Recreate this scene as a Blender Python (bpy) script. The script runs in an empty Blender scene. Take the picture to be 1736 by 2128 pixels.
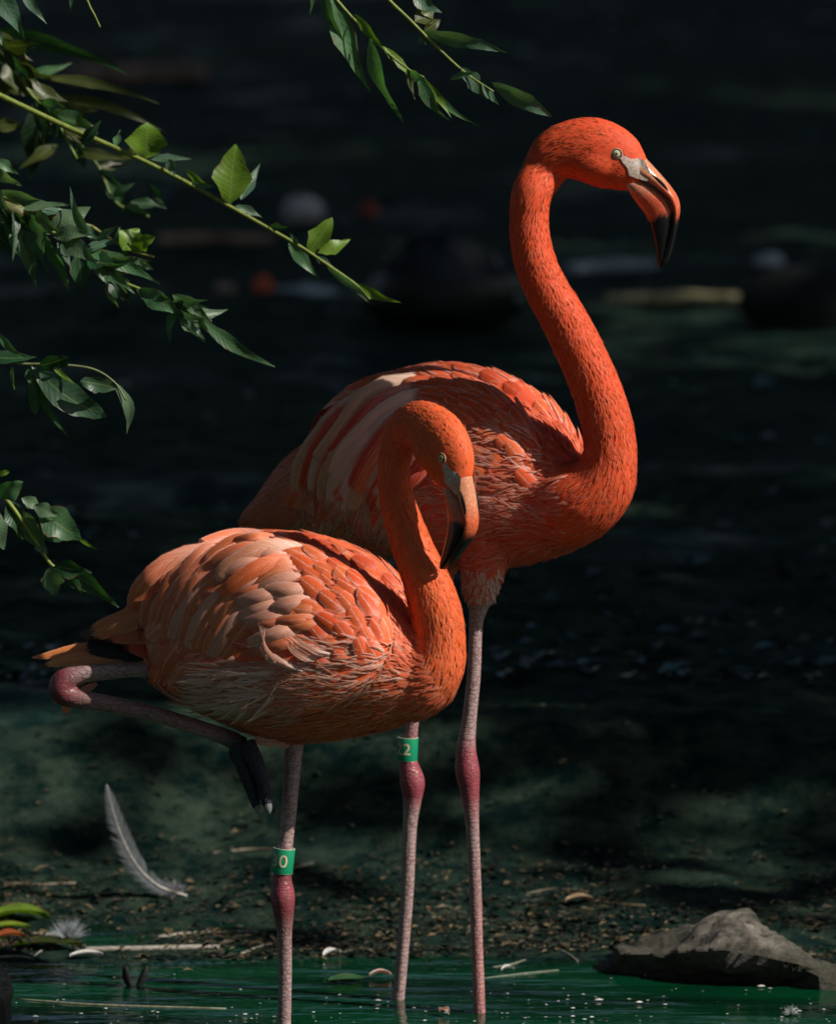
import bpy, bmesh, math, random
import numpy as np
from mathutils import Vector, Matrix, noise
from mathutils.bvhtree import BVHTree

random.seed(7)
RNG = np.random.default_rng(7)
R = math.radians
scene = bpy.context.scene
COL = scene.collection

# ------------------------------------------------------------------ camera
# The frame is traced on a 1736 x 2128 grid; S_PX grid units are one metre at the birds.
S_PX = 1363.0
PITCH = R(7.0)
D0 = 12.0 / math.cos(PITCH)
FPX = S_PX * D0
CAM = Vector((0.0, -12.0, 2.277))
FWD = Vector((0, math.cos(PITCH), -math.sin(PITCH)))
UPV = Vector((0, math.sin(PITCH), math.cos(PITCH)))
cam_data = bpy.data.cameras.new('camera')
cam = bpy.data.objects.new('camera', cam_data)
COL.objects.link(cam)
cam.location = CAM
cam.rotation_euler = (R(90) - PITCH, 0, 0)
cam_data.sensor_fit = 'HORIZONTAL'
cam_data.sensor_width = 36.0
cam_data.lens = 36.0 * FPX / 1736.0
cam_data.clip_start = 0.1
cam_data.clip_end = 500.0
cam_data.dof.use_dof = True
cam_data.dof.focus_distance = D0 - 0.2
cam_data.dof.aperture_fstop = cam_data.lens / 52.0
scene.camera = cam

# ------------------------------------------------------------------ light
SUN_EL, SUN_AZ = R(40), R(113)
SUN = Vector((math.sin(SUN_AZ) * math.cos(SUN_EL), math.cos(SUN_AZ) * math.cos(SUN_EL), math.sin(SUN_EL)))
world = bpy.data.worlds.new('World')
scene.world = world
world.use_nodes = True
wn = world.node_tree.nodes
sky = wn.new('ShaderNodeTexSky')
sky.sky_type = 'NISHITA'
sky.sun_disc = False
sky.sun_elevation = SUN_EL
sky.sun_rotation = SUN_AZ
wn['Background'].inputs['Strength'].default_value = 0.05
world.node_tree.links.new(sky.outputs[0], wn['Background'].inputs['Color'])
sl = bpy.data.lights.new('sun', 'SUN')
sl.energy = 5.0
sl.angle = R(0.5)
sl.color = (1.0, 0.93, 0.84)
so = bpy.data.objects.new('sun', sl)
COL.objects.link(so)
so.rotation_euler = SUN.to_track_quat('Z', 'Y').to_euler()
so.location = SUN * 30
scene.view_settings.view_transform = 'Standard'
scene.view_settings.look = 'None'
scene.view_settings.gamma = 1.0
scene.view_settings.use_curve_mapping = False
scene.view_settings.exposure = 0.18


# ------------------------------------------------------------------ helpers
def at(px, py, Y):
    d = FWD + Vector((1, 0, 0)) * ((px - 868) / FPX) + UPV * ((1064 - py) / FPX)
    return CAM + d * ((Y - CAM.y) / d.y)


def on_level(px, py, z=0.0):
    d = FWD + Vector((1, 0, 0)) * ((px - 868) / FPX) + UPV * ((1064 - py) / FPX)
    return CAM + d * ((z - CAM.z) / d.z)


def tag(o, label=None, cat=None, group=None, kind=None):
    if label: o['label'] = label
    if cat: o['category'] = cat
    if group: o['group'] = group
    if kind: o['kind'] = kind
    return o


def empty(name, loc):
    o = bpy.data.objects.new(name, None)
    o.empty_display_size = 0.05
    o.location = loc
    COL.objects.link(o)
    return o


def link(name, me, parent=None):
    o = bpy.data.objects.new(name, me)
    COL.objects.link(o)
    if parent is not None:
        o.parent = parent
        if parent.parent is None:
            o.matrix_parent_inverse = Matrix.Translation(-parent.location)
    return o


class MB:
    """Collects vertices, faces, uvs and colours for one mesh."""
    def __init__(self):
        self.v, self.f, self.uv, self.c, self.n = [], [], [], [], []

    def add(self, verts, faces, uvs=None, cols=None, nors=None):
        b = len(self.v)
        if nors is not None:
            self.n.extend([tuple(x) for x in nors])
        self.v.extend([tuple(x) for x in verts])
        self.f.extend([tuple(b + i for i in q) for q in faces])
        n = len(verts)
        self.uv.extend(uvs if uvs is not None else [(0.5, 0.5)] * n)
        self.c.extend(cols if cols is not None else [(1, 1, 1, 1)] * n)

    def mesh(self, name, mat, smooth=True):
        me = bpy.data.meshes.new(name)
        me.from_pydata(self.v, [], self.f)
        if mat is not None:
            me.materials.append(mat)
        nl = len(me.loops)
        vi = np.empty(nl, dtype=np.int32)
        me.loops.foreach_get('vertex_index', vi)
        uvl = me.uv_layers.new(name='uv')
        uvl.data.foreach_set('uv', np.asarray(self.uv, dtype=np.float32)[vi].ravel())
        ca = me.color_attributes.new('col', 'FLOAT_COLOR', 'POINT')
        ca.data.foreach_set('color', np.asarray(self.c, dtype=np.float32).ravel())
        if smooth:
            me.polygons.foreach_set('use_smooth', [True] * len(me.polygons))
        me.update()
        if self.n and len(self.n) == len(self.v):
            me.normals_split_custom_set_from_vertices(self.n)
        return me

    def build(self, name, mat, parent=None, smooth=True):
        return link(name, self.mesh(name, mat, smooth), parent)


def catmull(pts, n):
    """n samples through pts (any dimension)."""
    P = [np.asarray(p, dtype=float) for p in pts]
    P = [2 * P[0] - P[1]] + P + [2 * P[-1] - P[-2]]
    out = []
    segs = len(P) - 3
    for i in range(n):
        s = i / (n - 1) * segs
        k = min(int(s), segs - 1)
        t = s - k
        a, b, c, d = P[k:k + 4]
        out.append(0.5 * ((2 * b) + (c - a) * t + (2 * a - 5 * b + 4 * c - d) * t * t + (3 * b - a - 3 * c + d) * t ** 3))
    return out


def loft(mb, cs, ra, rb, side, nr=24, uvs=True, col=(1, 1, 1, 1)):
    """closed tube through centres cs; radius ra in the plane, rb along side."""
    n = len(cs)
    cs = [Vector(c) for c in cs]
    verts, faces, uv = [], [], []
    ref = None
    for i in range(n):
        t = (cs[min(i + 1, n - 1)] - cs[max(i - 1, 0)]).normalized()
        s = Vector(side) - t * t.dot(Vector(side))
        if s.length < 0.15:
            s = t.orthogonal()
        s.normalize()
        if ref is not None and s.dot(ref) < 0:
            s = -s
        ref = s
        u = t.cross(s)
        for j in range(nr):
            a = 2 * math.pi * j / nr
            verts.append(cs[i] + u * (ra[i] * math.cos(a)) + s * (rb[i] * math.sin(a)))
            uv.append((j / nr, i / max(1, n - 1)))
    for i in range(n - 1):
        for j in range(nr):
            k = (j + 1) % nr
            faces.append((i * nr + j, i * nr + k, (i + 1) * nr + k, (i + 1) * nr + j))
    b = len(verts)
    verts += [cs[0], cs[-1]]
    uv += [(0.5, 0), (0.5, 1)]
    for j in range(nr):
        k = (j + 1) % nr
        faces.append((b, k, j))
        faces.append((b + 1, (n - 1) * nr + j, (n - 1) * nr + k))
    mb.add(verts, faces, uv, [col] * len(verts))


def ellipsoid(mb, c, ax, ay, az, nu=28, nv=16):
    c = Vector(c)
    verts, faces = [], []
    for i in range(nv + 1):
        th = math.pi * i / nv
        for j in range(nu):
            ph = 2 * math.pi * j / nu
            verts.append(c + ax * (math.sin(th) * math.cos(ph)) + ay * (math.sin(th) * math.sin(ph)) + az * math.cos(th))
    for i in range(nv):
        for j in range(nu):
            k = (j + 1) % nu
            faces.append((i * nu + j, (i + 1) * nu + j, (i + 1) * nu + k, i * nu + k))
    mb.add(verts, faces)


# ------------------------------------------------------------------ materials
def newmat(name):
    m = bpy.data.materials.new(name)
    m.use_nodes = True
    nt = m.node_tree
    return m, nt, nt.nodes, nt.links, nt.nodes['Principled BSDF']


def math_node(nt, op, a, b=None, clamp=False):
    n = nt.nodes.new('ShaderNodeMath')
    n.operation = op
    n.use_clamp = clamp
    for i, x in enumerate((a, b)):
        if x is None: continue
        if isinstance(x, (int, float)):
            n.inputs[i].default_value = x
        else:
            nt.links.new(x, n.inputs[i])
    return n.outputs[0]


def maprange(nt, x, a, b, c, d, smooth=True):
    n = nt.nodes.new('ShaderNodeMapRange')
    n.interpolation_type = 'SMOOTHSTEP' if smooth else 'LINEAR'
    nt.links.new(x, n.inputs[0])
    for i, v in enumerate((a, b, c, d)):
        n.inputs[1 + i].default_value = v
    return n.outputs[0]


def mixcol(nt, fac, a, b, mode='MIX'):
    n = nt.nodes.new('ShaderNodeMix')
    n.data_type = 'RGBA'
    n.blend_type = mode
    for i, x in ((0, fac), (6, a), (7, b)):
        if isinstance(x, (int, float)):
            n.inputs[i].default_value = x
        elif isinstance(x, tuple):
            n.inputs[i].default_value = x if len(x) == 4 else (*x, 1)
        else:
            nt.links.new(x, n.inputs[i])
    return n.outputs[2]


def noise_tex(nt, vec, scale, detail=4, rough=0.6):
    n = nt.nodes.new('ShaderNodeTexNoise')
    n.inputs['Scale'].default_value = scale
    n.inputs['Detail'].default_value = detail
    n.inputs['Roughness'].default_value = rough
    if vec is not None:
        nt.links.new(vec, n.inputs['Vector'])
    return n


def bump(nt, height, strength, dist=0.01):
    b = nt.nodes.new('ShaderNodeBump')
    b.inputs['Strength'].default_value = strength
    b.inputs['Distance'].default_value = dist
    nt.links.new(height, b.inputs['Height'])
    return b.outputs[0]


def translucent_mix(nt, bsdf, color, amount):
    out = nt.nodes['Material Output']
    tr = nt.nodes.new('ShaderNodeBsdfTranslucent')
    if isinstance(color, tuple):
        tr.inputs[0].default_value = (*color, 1)
    else:
        nt.links.new(color, tr.inputs[0])
    mx = nt.nodes.new('ShaderNodeMixShader')
    mx.inputs[0].default_value = amount
    nt.links.new(bsdf.outputs[0], mx.inputs[1])
    nt.links.new(tr.outputs[0], mx.inputs[2])
    nt.links.new(mx.outputs[0], out.inputs['Surface'])


def feather_material(name, barb=75.0, pale=(0.86, 0.60, 0.50), transl=0.16, spec=0.3, fray=0.0):
    m, nt, N, L, b = newmat(name)
    uv = N.new('ShaderNodeUVMap'); uv.uv_map = 'uv'
    sp = N.new('ShaderNodeSeparateXYZ'); L.new(uv.outputs[0], sp.inputs[0])
    at_ = N.new('ShaderNodeAttribute'); at_.attribute_name = 'col'
    u, v = sp.outputs[0], sp.outputs[1]
    a = math_node(nt, 'MULTIPLY', math_node(nt, 'ABSOLUTE', math_node(nt, 'SUBTRACT', u, 0.5)), 2.0)
    bc = math_node(nt, 'SUBTRACT', v, math_node(nt, 'MULTIPLY', a, 0.22))
    geo = N.new('ShaderNodeNewGeometry')
    cb = N.new('ShaderNodeCombineXYZ')
    L.new(math_node(nt, 'MULTIPLY', u, 2.2), cb.inputs[0])
    L.new(math_node(nt, 'MULTIPLY', bc, barb), cb.inputs[1])
    L.new(math_node(nt, 'MULTIPLY', geo.outputs['Random Per Island'], 40.0), cb.inputs[2])
    ns = noise_tex(nt, cb.outputs[0], 1.0, 3, 0.65)
    st = maprange(nt, ns.outputs['Fac'], 0.3, 0.72, 0.80, 1.08)
    root = maprange(nt, v, 0.56, 0.12, 0.0, 0.92)
    edge = maprange(nt, a, 0.50, 1.0, 0.0, 0.72)
    tip = maprange(nt, v, 0.86, 1.0, 0.0, 0.6)
    rach = maprange(nt, a, 0.10, 0.03, 0.0, 0.5)
    msk = math_node(nt, 'MAXIMUM', math_node(nt, 'MAXIMUM', root, edge), math_node(nt, 'MAXIMUM', tip, rach))
    wob = maprange(nt, ns.outputs['Fac'], 0.35, 0.65, 0.35, 1.25)
    msk = math_node(nt, 'MULTIPLY', math_node(nt, 'MULTIPLY', msk, wob), at_.outputs['Alpha'], True)
    c = mixcol(nt, msk, at_.outputs['Color'], pale)
    c2 = mixcol(nt, 1.0, c, st, 'MULTIPLY')
    L.new(c2, b.inputs['Base Color'])
    b.inputs['Roughness'].default_value = 0.48
    b.inputs['Specular IOR Level'].default_value = spec
    L.new(bump(nt, ns.outputs['Fac'], 0.22, 0.002), b.inputs['Normal'])
    translucent_mix(nt, b, c2, transl)
    if fray:
        # vanes break up into loose barbs towards the edges and the tip
        cb2 = N.new('ShaderNodeCombineXYZ')
        L.new(math_node(nt, 'MULTIPLY', u, 2.0), cb2.inputs[0])
        L.new(math_node(nt, 'MULTIPLY', math_node(nt, 'SUBTRACT', v, math_node(nt, 'MULTIPLY', a, 0.30)), barb * 0.9), cb2.inputs[1])
        L.new(math_node(nt, 'MULTIPLY', geo.outputs['Random Per Island'], 40.0), cb2.inputs[2])
        nf = noise_tex(nt, cb2.outputs[0], 1.0, 2, 0.5)
        e1 = maprange(nt, a, fray, 1.0, 0.0, 1.0)
        e2 = maprange(nt, v, 0.80, 1.0, 0.0, 1.0)
        em = math_node(nt, 'MAXIMUM', e1, e2)
        hole = maprange(nt, math_node(nt, 'SUBTRACT', math_node(nt, 'MULTIPLY', em, 1.05), nf.outputs['Fac']), 0.0, 0.12, 0.0, 0.9)
        out = N['Material Output']
        src = out.inputs['Surface'].links[0].from_socket
        tp = N.new('ShaderNodeBsdfTransparent')
        mx = N.new('ShaderNodeMixShader')
        L.new(hole, mx.inputs[0]); L.new(src, mx.inputs[1]); L.new(tp.outputs[0], mx.inputs[2])
        L.new(mx.outputs[0], out.inputs['Surface'])
    return m


M = {}
scene.cycles.transparent_max_bounces = 24
M['feather'] = feather_material('feather_vane', pale=(0.90, 0.66, 0.58), fray=0.74)
M['plume'] = feather_material('contour_plume', 26.0, (0.86, 0.50, 0.38), 0.22, 0.2, 0.35)
M['fuzz'] = feather_material('neck_plume', 20.0, (0.88, 0.46, 0.36), 0.2, 0.15)
M['down'] = feather_material('white_down', 26.0, (0.8, 0.76, 0.72), 0.25, 0.2)


def body_material():
    m, nt, N, L, b = newmat('flamingo_body')
    at_ = N.new('ShaderNodeAttribute'); at_.attribute_name = 'col'
    tc = N.new('ShaderNodeTexCoord')
    mp = N.new('ShaderNodeMapping'); mp.inputs['Scale'].default_value = (1, 1, 1)
    L.new(tc.outputs['Object'], mp.inputs[0])
    n1 = noise_tex(nt, mp.outputs[0], 140, 4, 0.7)
    st = maprange(nt, n1.outputs['Fac'], 0.3, 0.7, 0.88, 1.06)
    # scutes on the bare legs: rings along the shank, only where alpha marks bare skin
    sc = N.new('ShaderNodeMapping'); sc.inputs['Scale'].default_value = (0.5, 0.5, 1.0)
    L.new(tc.outputs['Object'], sc.inputs[0])
    vo = N.new('ShaderNodeTexVoronoi'); vo.feature = 'DISTANCE_TO_EDGE'; vo.inputs['Scale'].default_value = 130
    L.new(sc.outputs[0], vo.inputs['Vector'])
    cell = maprange(nt, vo.outputs['Distance'], 0.0, 0.12, 0.0, 1.0)
    wv = N.new('ShaderNodeTexWave'); wv.wave_type = 'BANDS'; wv.bands_direction = 'Z'; wv.wave_profile = 'SAW'
    wv.inputs['Scale'].default_value = 48; wv.inputs['Distortion'].default_value = 2.2; wv.inputs['Detail'].default_value = 2; wv.inputs['Detail Scale'].default_value = 1.5
    L.new(tc.outputs['Object'], wv.inputs['Vector'])
    cell = math_node(nt, 'MULTIPLY', cell, maprange(nt, wv.outputs['Fac'], 0.0, 0.16, 0.0, 1.0))
    legm = math_node(nt, 'SUBTRACT', 1.0, at_.outputs['Alpha'])
    crack = math_node(nt, 'MULTIPLY', math_node(nt, 'SUBTRACT', 1.0, cell), legm)
    c = mixcol(nt, 1.0, at_.outputs['Color'], st, 'MULTIPLY')
    c = mixcol(nt, math_node(nt, 'MULTIPLY', crack, 0.65), c, (0.12, 0.05, 0.045))
    L.new(c, b.inputs['Base Color'])
    r = maprange(nt, at_.outputs['Alpha'], 0, 1, 0.38, 0.7, False)
    L.new(r, b.inputs['Roughness'])
    b.inputs['Specular IOR Level'].default_value = 0.4
    h = math_node(nt, 'ADD', math_node(nt, 'MULTIPLY', n1.outputs['Fac'], 0.6), math_node(nt, 'MULTIPLY', math_node(nt, 'MULTIPLY', cell, legm), 0.6))
    L.new(bump(nt, h, 0.35, 0.002), b.inputs['Normal'])
    return m


M['body'] = body_material()


def attr_material(name, rough, spec=0.5, scale=60, var=0.25, bmp=0.25, bdist=0.002, transl=0.0, coat=0.0):
    m, nt, N, L, b = newmat(name)
    at_ = N.new('ShaderNodeAttribute'); at_.attribute_name = 'col'
    tc = N.new('ShaderNodeTexCoord')
    n1 = noise_tex(nt, tc.outputs['Object'], scale, 5, 0.65)
    st = maprange(nt, n1.outputs['Fac'], 0.3, 0.7, 1 - var, 1 + var * 0.5)
    c = mixcol(nt, 1.0, at_.outputs['Color'], st, 'MULTIPLY')
    L.new(c, b.inputs['Base Color'])
    b.inputs['Roughness'].default_value = rough
    b.inputs['Specular IOR Level'].default_value = spec
    b.inputs['Coat Weight'].default_value = coat
    L.new(bump(nt, n1.outputs['Fac'], bmp, bdist), b.inputs['Normal'])
    if transl:
        translucent_mix(nt, b, c, transl)
    return m


M['bill'] = attr_material('bill_horn', 0.24, 0.5, 220, 0.30, 0.25, 0.0015)
M['claw'] = attr_material('claw_horn', 0.4, 0.5, 200, 0.3)
M['band'] = attr_material('band_plastic', 0.28, 0.5, 120, 0.08, 0.05)
M['digit'] = attr_material('band_engraving', 0.5, 0.3, 200, 0.12, 0.1)
M['eye'] = attr_material('eye_wet', 0.05, 0.6, 700, 0.12, 0.02)
M['skin'] = attr_material('face_skin', 0.42, 0.45, 260, 0.4, 0.5, 0.0015)
M['dark'] = attr_material('dark_slit', 0.6, 0.2, 100, 0.1)


def leaf_material():
    m, nt, N, L, b = newmat('leaf_blade')
    uv = N.new('ShaderNodeUVMap'); uv.uv_map = 'uv'
    sp = N.new('ShaderNodeSeparateXYZ'); L.new(uv.outputs[0], sp.inputs[0])
    at_ = N.new('ShaderNodeAttribute'); at_.attribute_name = 'col'
    tc = N.new('ShaderNodeTexCoord')
    u, v = sp.outputs[0], sp.outputs[1]
    a = math_node(nt, 'MULTIPLY', math_node(nt, 'ABSOLUTE', math_node(nt, 'SUBTRACT', u, 0.5)), 2.0)
    rib = maprange(nt, a, 0.07, 0.02, 0.0, 0.65)
    w = N.new('ShaderNodeTexWave'); w.wave_type = 'BANDS'; w.bands_direction = 'Y'
    cb = N.new('ShaderNodeCombineXYZ')
    L.new(math_node(nt, 'SUBTRACT', v, math_node(nt, 'MULTIPLY', a, 0.16)), cb.inputs[1])
    L.new(cb.outputs[0], w.inputs['Vector'])
    w.inputs['Scale'].default_value = 3.6
    w.inputs['Distortion'].default_value = 0.4
    vein = maprange(nt, w.outputs['Fac'], 0.88, 1.0, 0.0, 0.10)
    n1 = noise_tex(nt, tc.outputs['Object'], 30, 5, 0.65)
    st = maprange(nt, n1.outputs['Fac'], 0.3, 0.7, 0.7, 1.15)
    c = mixcol(nt, 1.0, at_.outputs['Color'], st, 'MULTIPLY')
    c = mixcol(nt, math_node(nt, 'MAXIMUM', rib, vein), c, (0.20, 0.27, 0.10))
    n2 = noise_tex(nt, tc.outputs['Object'], 85, 2, 0.5)
    spot = maprange(nt, n2.outputs['Fac'], 0.70, 0.76, 0.0, 0.6)
    c = mixcol(nt, spot, c, (0.20, 0.13, 0.06))
    n3 = noise_tex(nt, tc.outputs['Object'], 45, 3, 0.6)
    brown = math_node(nt, 'MULTIPLY', maprange(nt, a, 0.80, 1.0, 0.0, 0.85), maprange(nt, n3.outputs['Fac'], 0.52, 0.62, 0.0, 1.0))
    c = mixcol(nt, brown, c, (0.17, 0.10, 0.04))
    L.new(c, b.inputs['Base Color'])
    b.inputs['Roughness'].default_value = 0.42
    b.inputs['Specular IOR Level'].default_value = 0.45
    L.new(bump(nt, math_node(nt, 'ADD', math_node(nt, 'MULTIPLY', w.outputs['Fac'], 0.35), n1.outputs['Fac']), 0.22, 0.002), b.inputs['Normal'])
    tcol = mixcol(nt, 1.0, c, (0.85, 1.0, 0.35), 'MULTIPLY')
    translucent_mix(nt, b, tcol, 0.38)
    return m


M['leaf'] = leaf_material()
M['stem'] = attr_material('green_stem', 0.5, 0.4, 90, 0.35, 0.4)
M['bark'] = attr_material('bark', 0.85, 0.2, 14, 0.6, 0.9, 0.03)
M['litter'] = attr_material('leaf_litter', 0.6, 0.35, 90, 0.5, 0.5, 0.003, 0.1)
M['straw'] = attr_material('dry_straw', 0.6, 0.3, 120, 0.4, 0.4)
M['far_leaf'] = attr_material('tree_foliage', 0.6, 0.25, 2, 0.4, 0.1, 0.01, 0.12)


def rock_material():
    m, nt, N, L, b = newmat('wet_rock')
    tc = N.new('ShaderNodeTexCoord')
    mp = N.new('ShaderNodeMapping'); mp.inputs['Scale'].default_value = (1, 1, 2.2)
    L.new(tc.outputs['Object'], mp.inputs[0])
    n1 = noise_tex(nt, mp.outputs[0], 16, 8, 0.72)
    n2 = noise_tex(nt, mp.outputs[0], 60, 6, 0.7)
    vo = N.new('ShaderNodeTexVoronoi'); vo.inputs['Scale'].default_value = 45
    L.new(mp.outputs[0], vo.inputs['Vector'])
    f = maprange(nt, n1.outputs['Fac'], 0.36, 0.66, 0, 1)
    c = mixcol(nt, f, (0.030, 0.028, 0.021), (0.34, 0.30, 0.25))
    c = mixcol(nt, maprange(nt, n2.outputs['Fac'], 0.5, 0.72, 0, 0.8), c, (0.10, 0.10, 0.045))
    # darker olive brown towards the water line
    geo = N.new('ShaderNodeNewGeometry'); sp = N.new('ShaderNodeSeparateXYZ')
    L.new(geo.outputs['Position'], sp.inputs[0])
    low_dark = maprange(nt, sp.outputs[2], 0.10, 0.02, 0, 0.9)
    c = mixcol(nt, low_dark, c, (0.035, 0.036, 0.018))
    L.new(c, b.inputs['Base Color'])
    b.inputs['Roughness'].default_value = 0.55
    h = math_node(nt, 'ADD', n1.outputs['Fac'], math_node(nt, 'MULTIPLY', n2.outputs['Fac'], 0.5))
    L.new(bump(nt, h, 1.0, 0.022), b.inputs['Normal'])
    return m


M['rock'] = rock_material()


def ground_material():
    m, nt, N, L, b = newmat('wet_mud')
    tc = N.new('ShaderNodeTexCoord')
    geo = N.new('ShaderNodeNewGeometry')
    n1 = noise_tex(nt, geo.outputs['Position'], 1.3, 8, 0.7)
    n2 = noise_tex(nt, geo.outputs['Position'], 14, 8, 0.7)
    f = maprange(nt, n2.outputs['Fac'], 0.35, 0.68, 0, 1)
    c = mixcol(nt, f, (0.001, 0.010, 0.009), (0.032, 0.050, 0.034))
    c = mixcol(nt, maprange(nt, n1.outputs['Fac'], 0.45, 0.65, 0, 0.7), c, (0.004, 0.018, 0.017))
    L.new(c, b.inputs['Base Color'])
    wet = maprange(nt, n1.outputs['Fac'], 0.50, 0.68, 0.75, 0.30)
    L.new(wet, b.inputs['Roughness'])
    b.inputs['Specular IOR Level'].default_value = 0.03
    L.new(bump(nt, math_node(nt, 'ADD', n2.outputs['Fac'], math_node(nt, 'MULTIPLY', n1.outputs['Fac'], 0.6)), 0.7, 0.03), b.inputs['Normal'])
    return m


M['ground'] = ground_material()


def water_material():
    m, nt, N, L, b = newmat('pond_water')
    geo = N.new('ShaderNodeNewGeometry')
    mp = N.new('ShaderNodeMapping'); mp.inputs['Scale'].default_value = (1.0, 3.2, 1.0)
    L.new(geo.outputs['Position'], mp.inputs[0])
    n1 = noise_tex(nt, mp.outputs[0], 4.0, 4, 0.5)
    n2 = noise_tex(nt, mp.outputs[0], 1.4, 3, 0.5)
    c = mixcol(nt, maprange(nt, n2.outputs['Fac'], 0.35, 0.65, 0, 1), (0.001, 0.040, 0.015), (0.001, 0.008, 0.004))  # dark patches put bank shade and reflections into the water colour
    L.new(c, b.inputs['Base Color'])
    b.inputs['Roughness'].default_value = 0.04
    b.inputs['IOR'].default_value = 1.33
    L.new(bump(nt, n1.outputs['Fac'], 0.3, 0.02), b.inputs['Normal'])
    return m


M['water'] = water_material()


# ------------------------------------------------------------------ ground and water
def fbm(x, y, s=1.0, o=4):
    return noise.fractal(Vector((x * s, y * s, 3.7)), 0.9, 2.1, o)


def smooth(a, b, x):
    t = max(0.0, min(1.0, (x - a) / (b - a)))
    return t * t * (3 - 2 * t)


def shore_y(x):
    return 0.62 + 0.10 * noise.noise(Vector((x * 2.2, 1.3, 0))) - 0.05 * x


def ground_h(x, y):
    sy = shore_y(x)
    d = y - sy
    if d < 0:
        h = -0.14 * smooth(0, -0.35, d) + 0.004
    else:
        h = 0.004 + 0.05 * smooth(0, 0.8, d)
    edge = 1.30 + 0.14 * noise.noise(Vector((x * 1.7, 8.1, 0)))
    h += 0.17 * smooth(edge, edge + 0.45, y)
    amp = 0.018 * smooth(-0.05, 0.25, d)
    h += amp * fbm(x, y, 6.0) + amp * 1.0 * fbm(x, y, 1.6, 2)
    if y > 3:
        h += 0.05 * smooth(3, 8, y) * fbm(x, y * 1.0, 0.35, 3)
    return h


def axis(lo, fine_lo, fine_hi, hi, step, grow=1.18):
    a = list(np.arange(fine_lo, fine_hi + 1e-6, step))
    s = step
    x = fine_hi
    while x < hi:
        s *= grow; x += s; a.append(min(x, hi))
    s = step; x = fine_lo
    while x > lo:
        s *= grow; x -= s; a.insert(0, max(x, lo))
    return a


xs = axis(-90, -1.1, 1.1, 90, 0.022)
ys = axis(-40, 0.35, 3.0, 160, 0.022, 1.06)
mb = MB()
mb.v = [(x, y, ground_h(x, y)) for y in ys for x in xs]
nx = len(xs)
mb.f = [(j * nx + i, j * nx + i + 1, (j + 1) * nx + i + 1, (j + 1) * nx + i) for j in range(len(ys) - 1) for i in range(nx - 1)]
mb.uv = [(0, 0)] * len(mb.v); mb.c = [(1, 1, 1, 1)] * len(mb.v)
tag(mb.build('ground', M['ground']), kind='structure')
mb = MB()
wx = axis(-30, -1.5, 1.5, 30, 0.3, 1.4); wy = axis(-35, -1.0, 1.6, 1.9, 0.2, 1.4)
mb.v = [(x, y, 0.0) for y in wy for x in wx]
nx = len(wx)
mb.f = [(j * nx + i, j * nx + i + 1, (j + 1) * nx + i + 1, (j + 1) * nx + i) for j in range(len(wy) - 1) for i in range(nx - 1)]
mb.uv = [(0, 0)] * len(mb.v); mb.c = [(1, 1, 1, 1)] * len(mb.v)
tag(mb.build('pond_water', M['water']), kind='structure')


# ------------------------------------------------------------------ flamingos
def smooth_mesh(V, E, w, it=10, lam=0.5, mu=-0.52):
    n = len(V)
    deg = np.bincount(E.ravel(), minlength=n).astype(float)[:, None]
    deg[deg == 0] = 1
    for k in range(it * 2):
        s = np.zeros_like(V)
        np.add.at(s, E[:, 0], V[E[:, 1]])
        np.add.at(s, E[:, 1], V[E[:, 0]])
        d = s / deg - V
        V = V + d * (lam if k % 2 == 0 else mu) * w
    return V


HEAD = [(-158, 44, 45, 40), (-135, 12, 55, 42), (-98, -3, 63, 46), (-52, -2, 70, 47), (-8, 17, 66, 43), (22, 36, 51, 34), (40, 47, 37, 27), (50, 52, 22, 18)]
BILL_U = [(34, 0), (54, 10), (84, 41), (112, 74), (126, 99), (128, 130), (116, 189), (104, 228), (89, 241)]
BILL_M = [(18, 44), (33, 50), (64, 63), (92, 83), (108, 99), (117, 126), (111, 174), (98, 220), (88, 239)]
BILL_L = [(10, 74), (19, 78), (30, 96), (42, 112), (56, 130), (66, 157), (75, 192), (81, 227), (86, 240)]
BILL_W = [27, 27, 25, 23, 21, 19, 15, 9, 3]
LORES = [(3, 2), (14, 4), (30, 11), (46, 10), (56, 14), (64, 30), (70, 44), (62, 58), (40, 52), (26, 46), (22, 30), (12, 18)]


def mixc(a, b, t):
    return tuple(a[i] + (b[i] - a[i]) * t for i in range(3))


class Bird:
    pass


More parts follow.
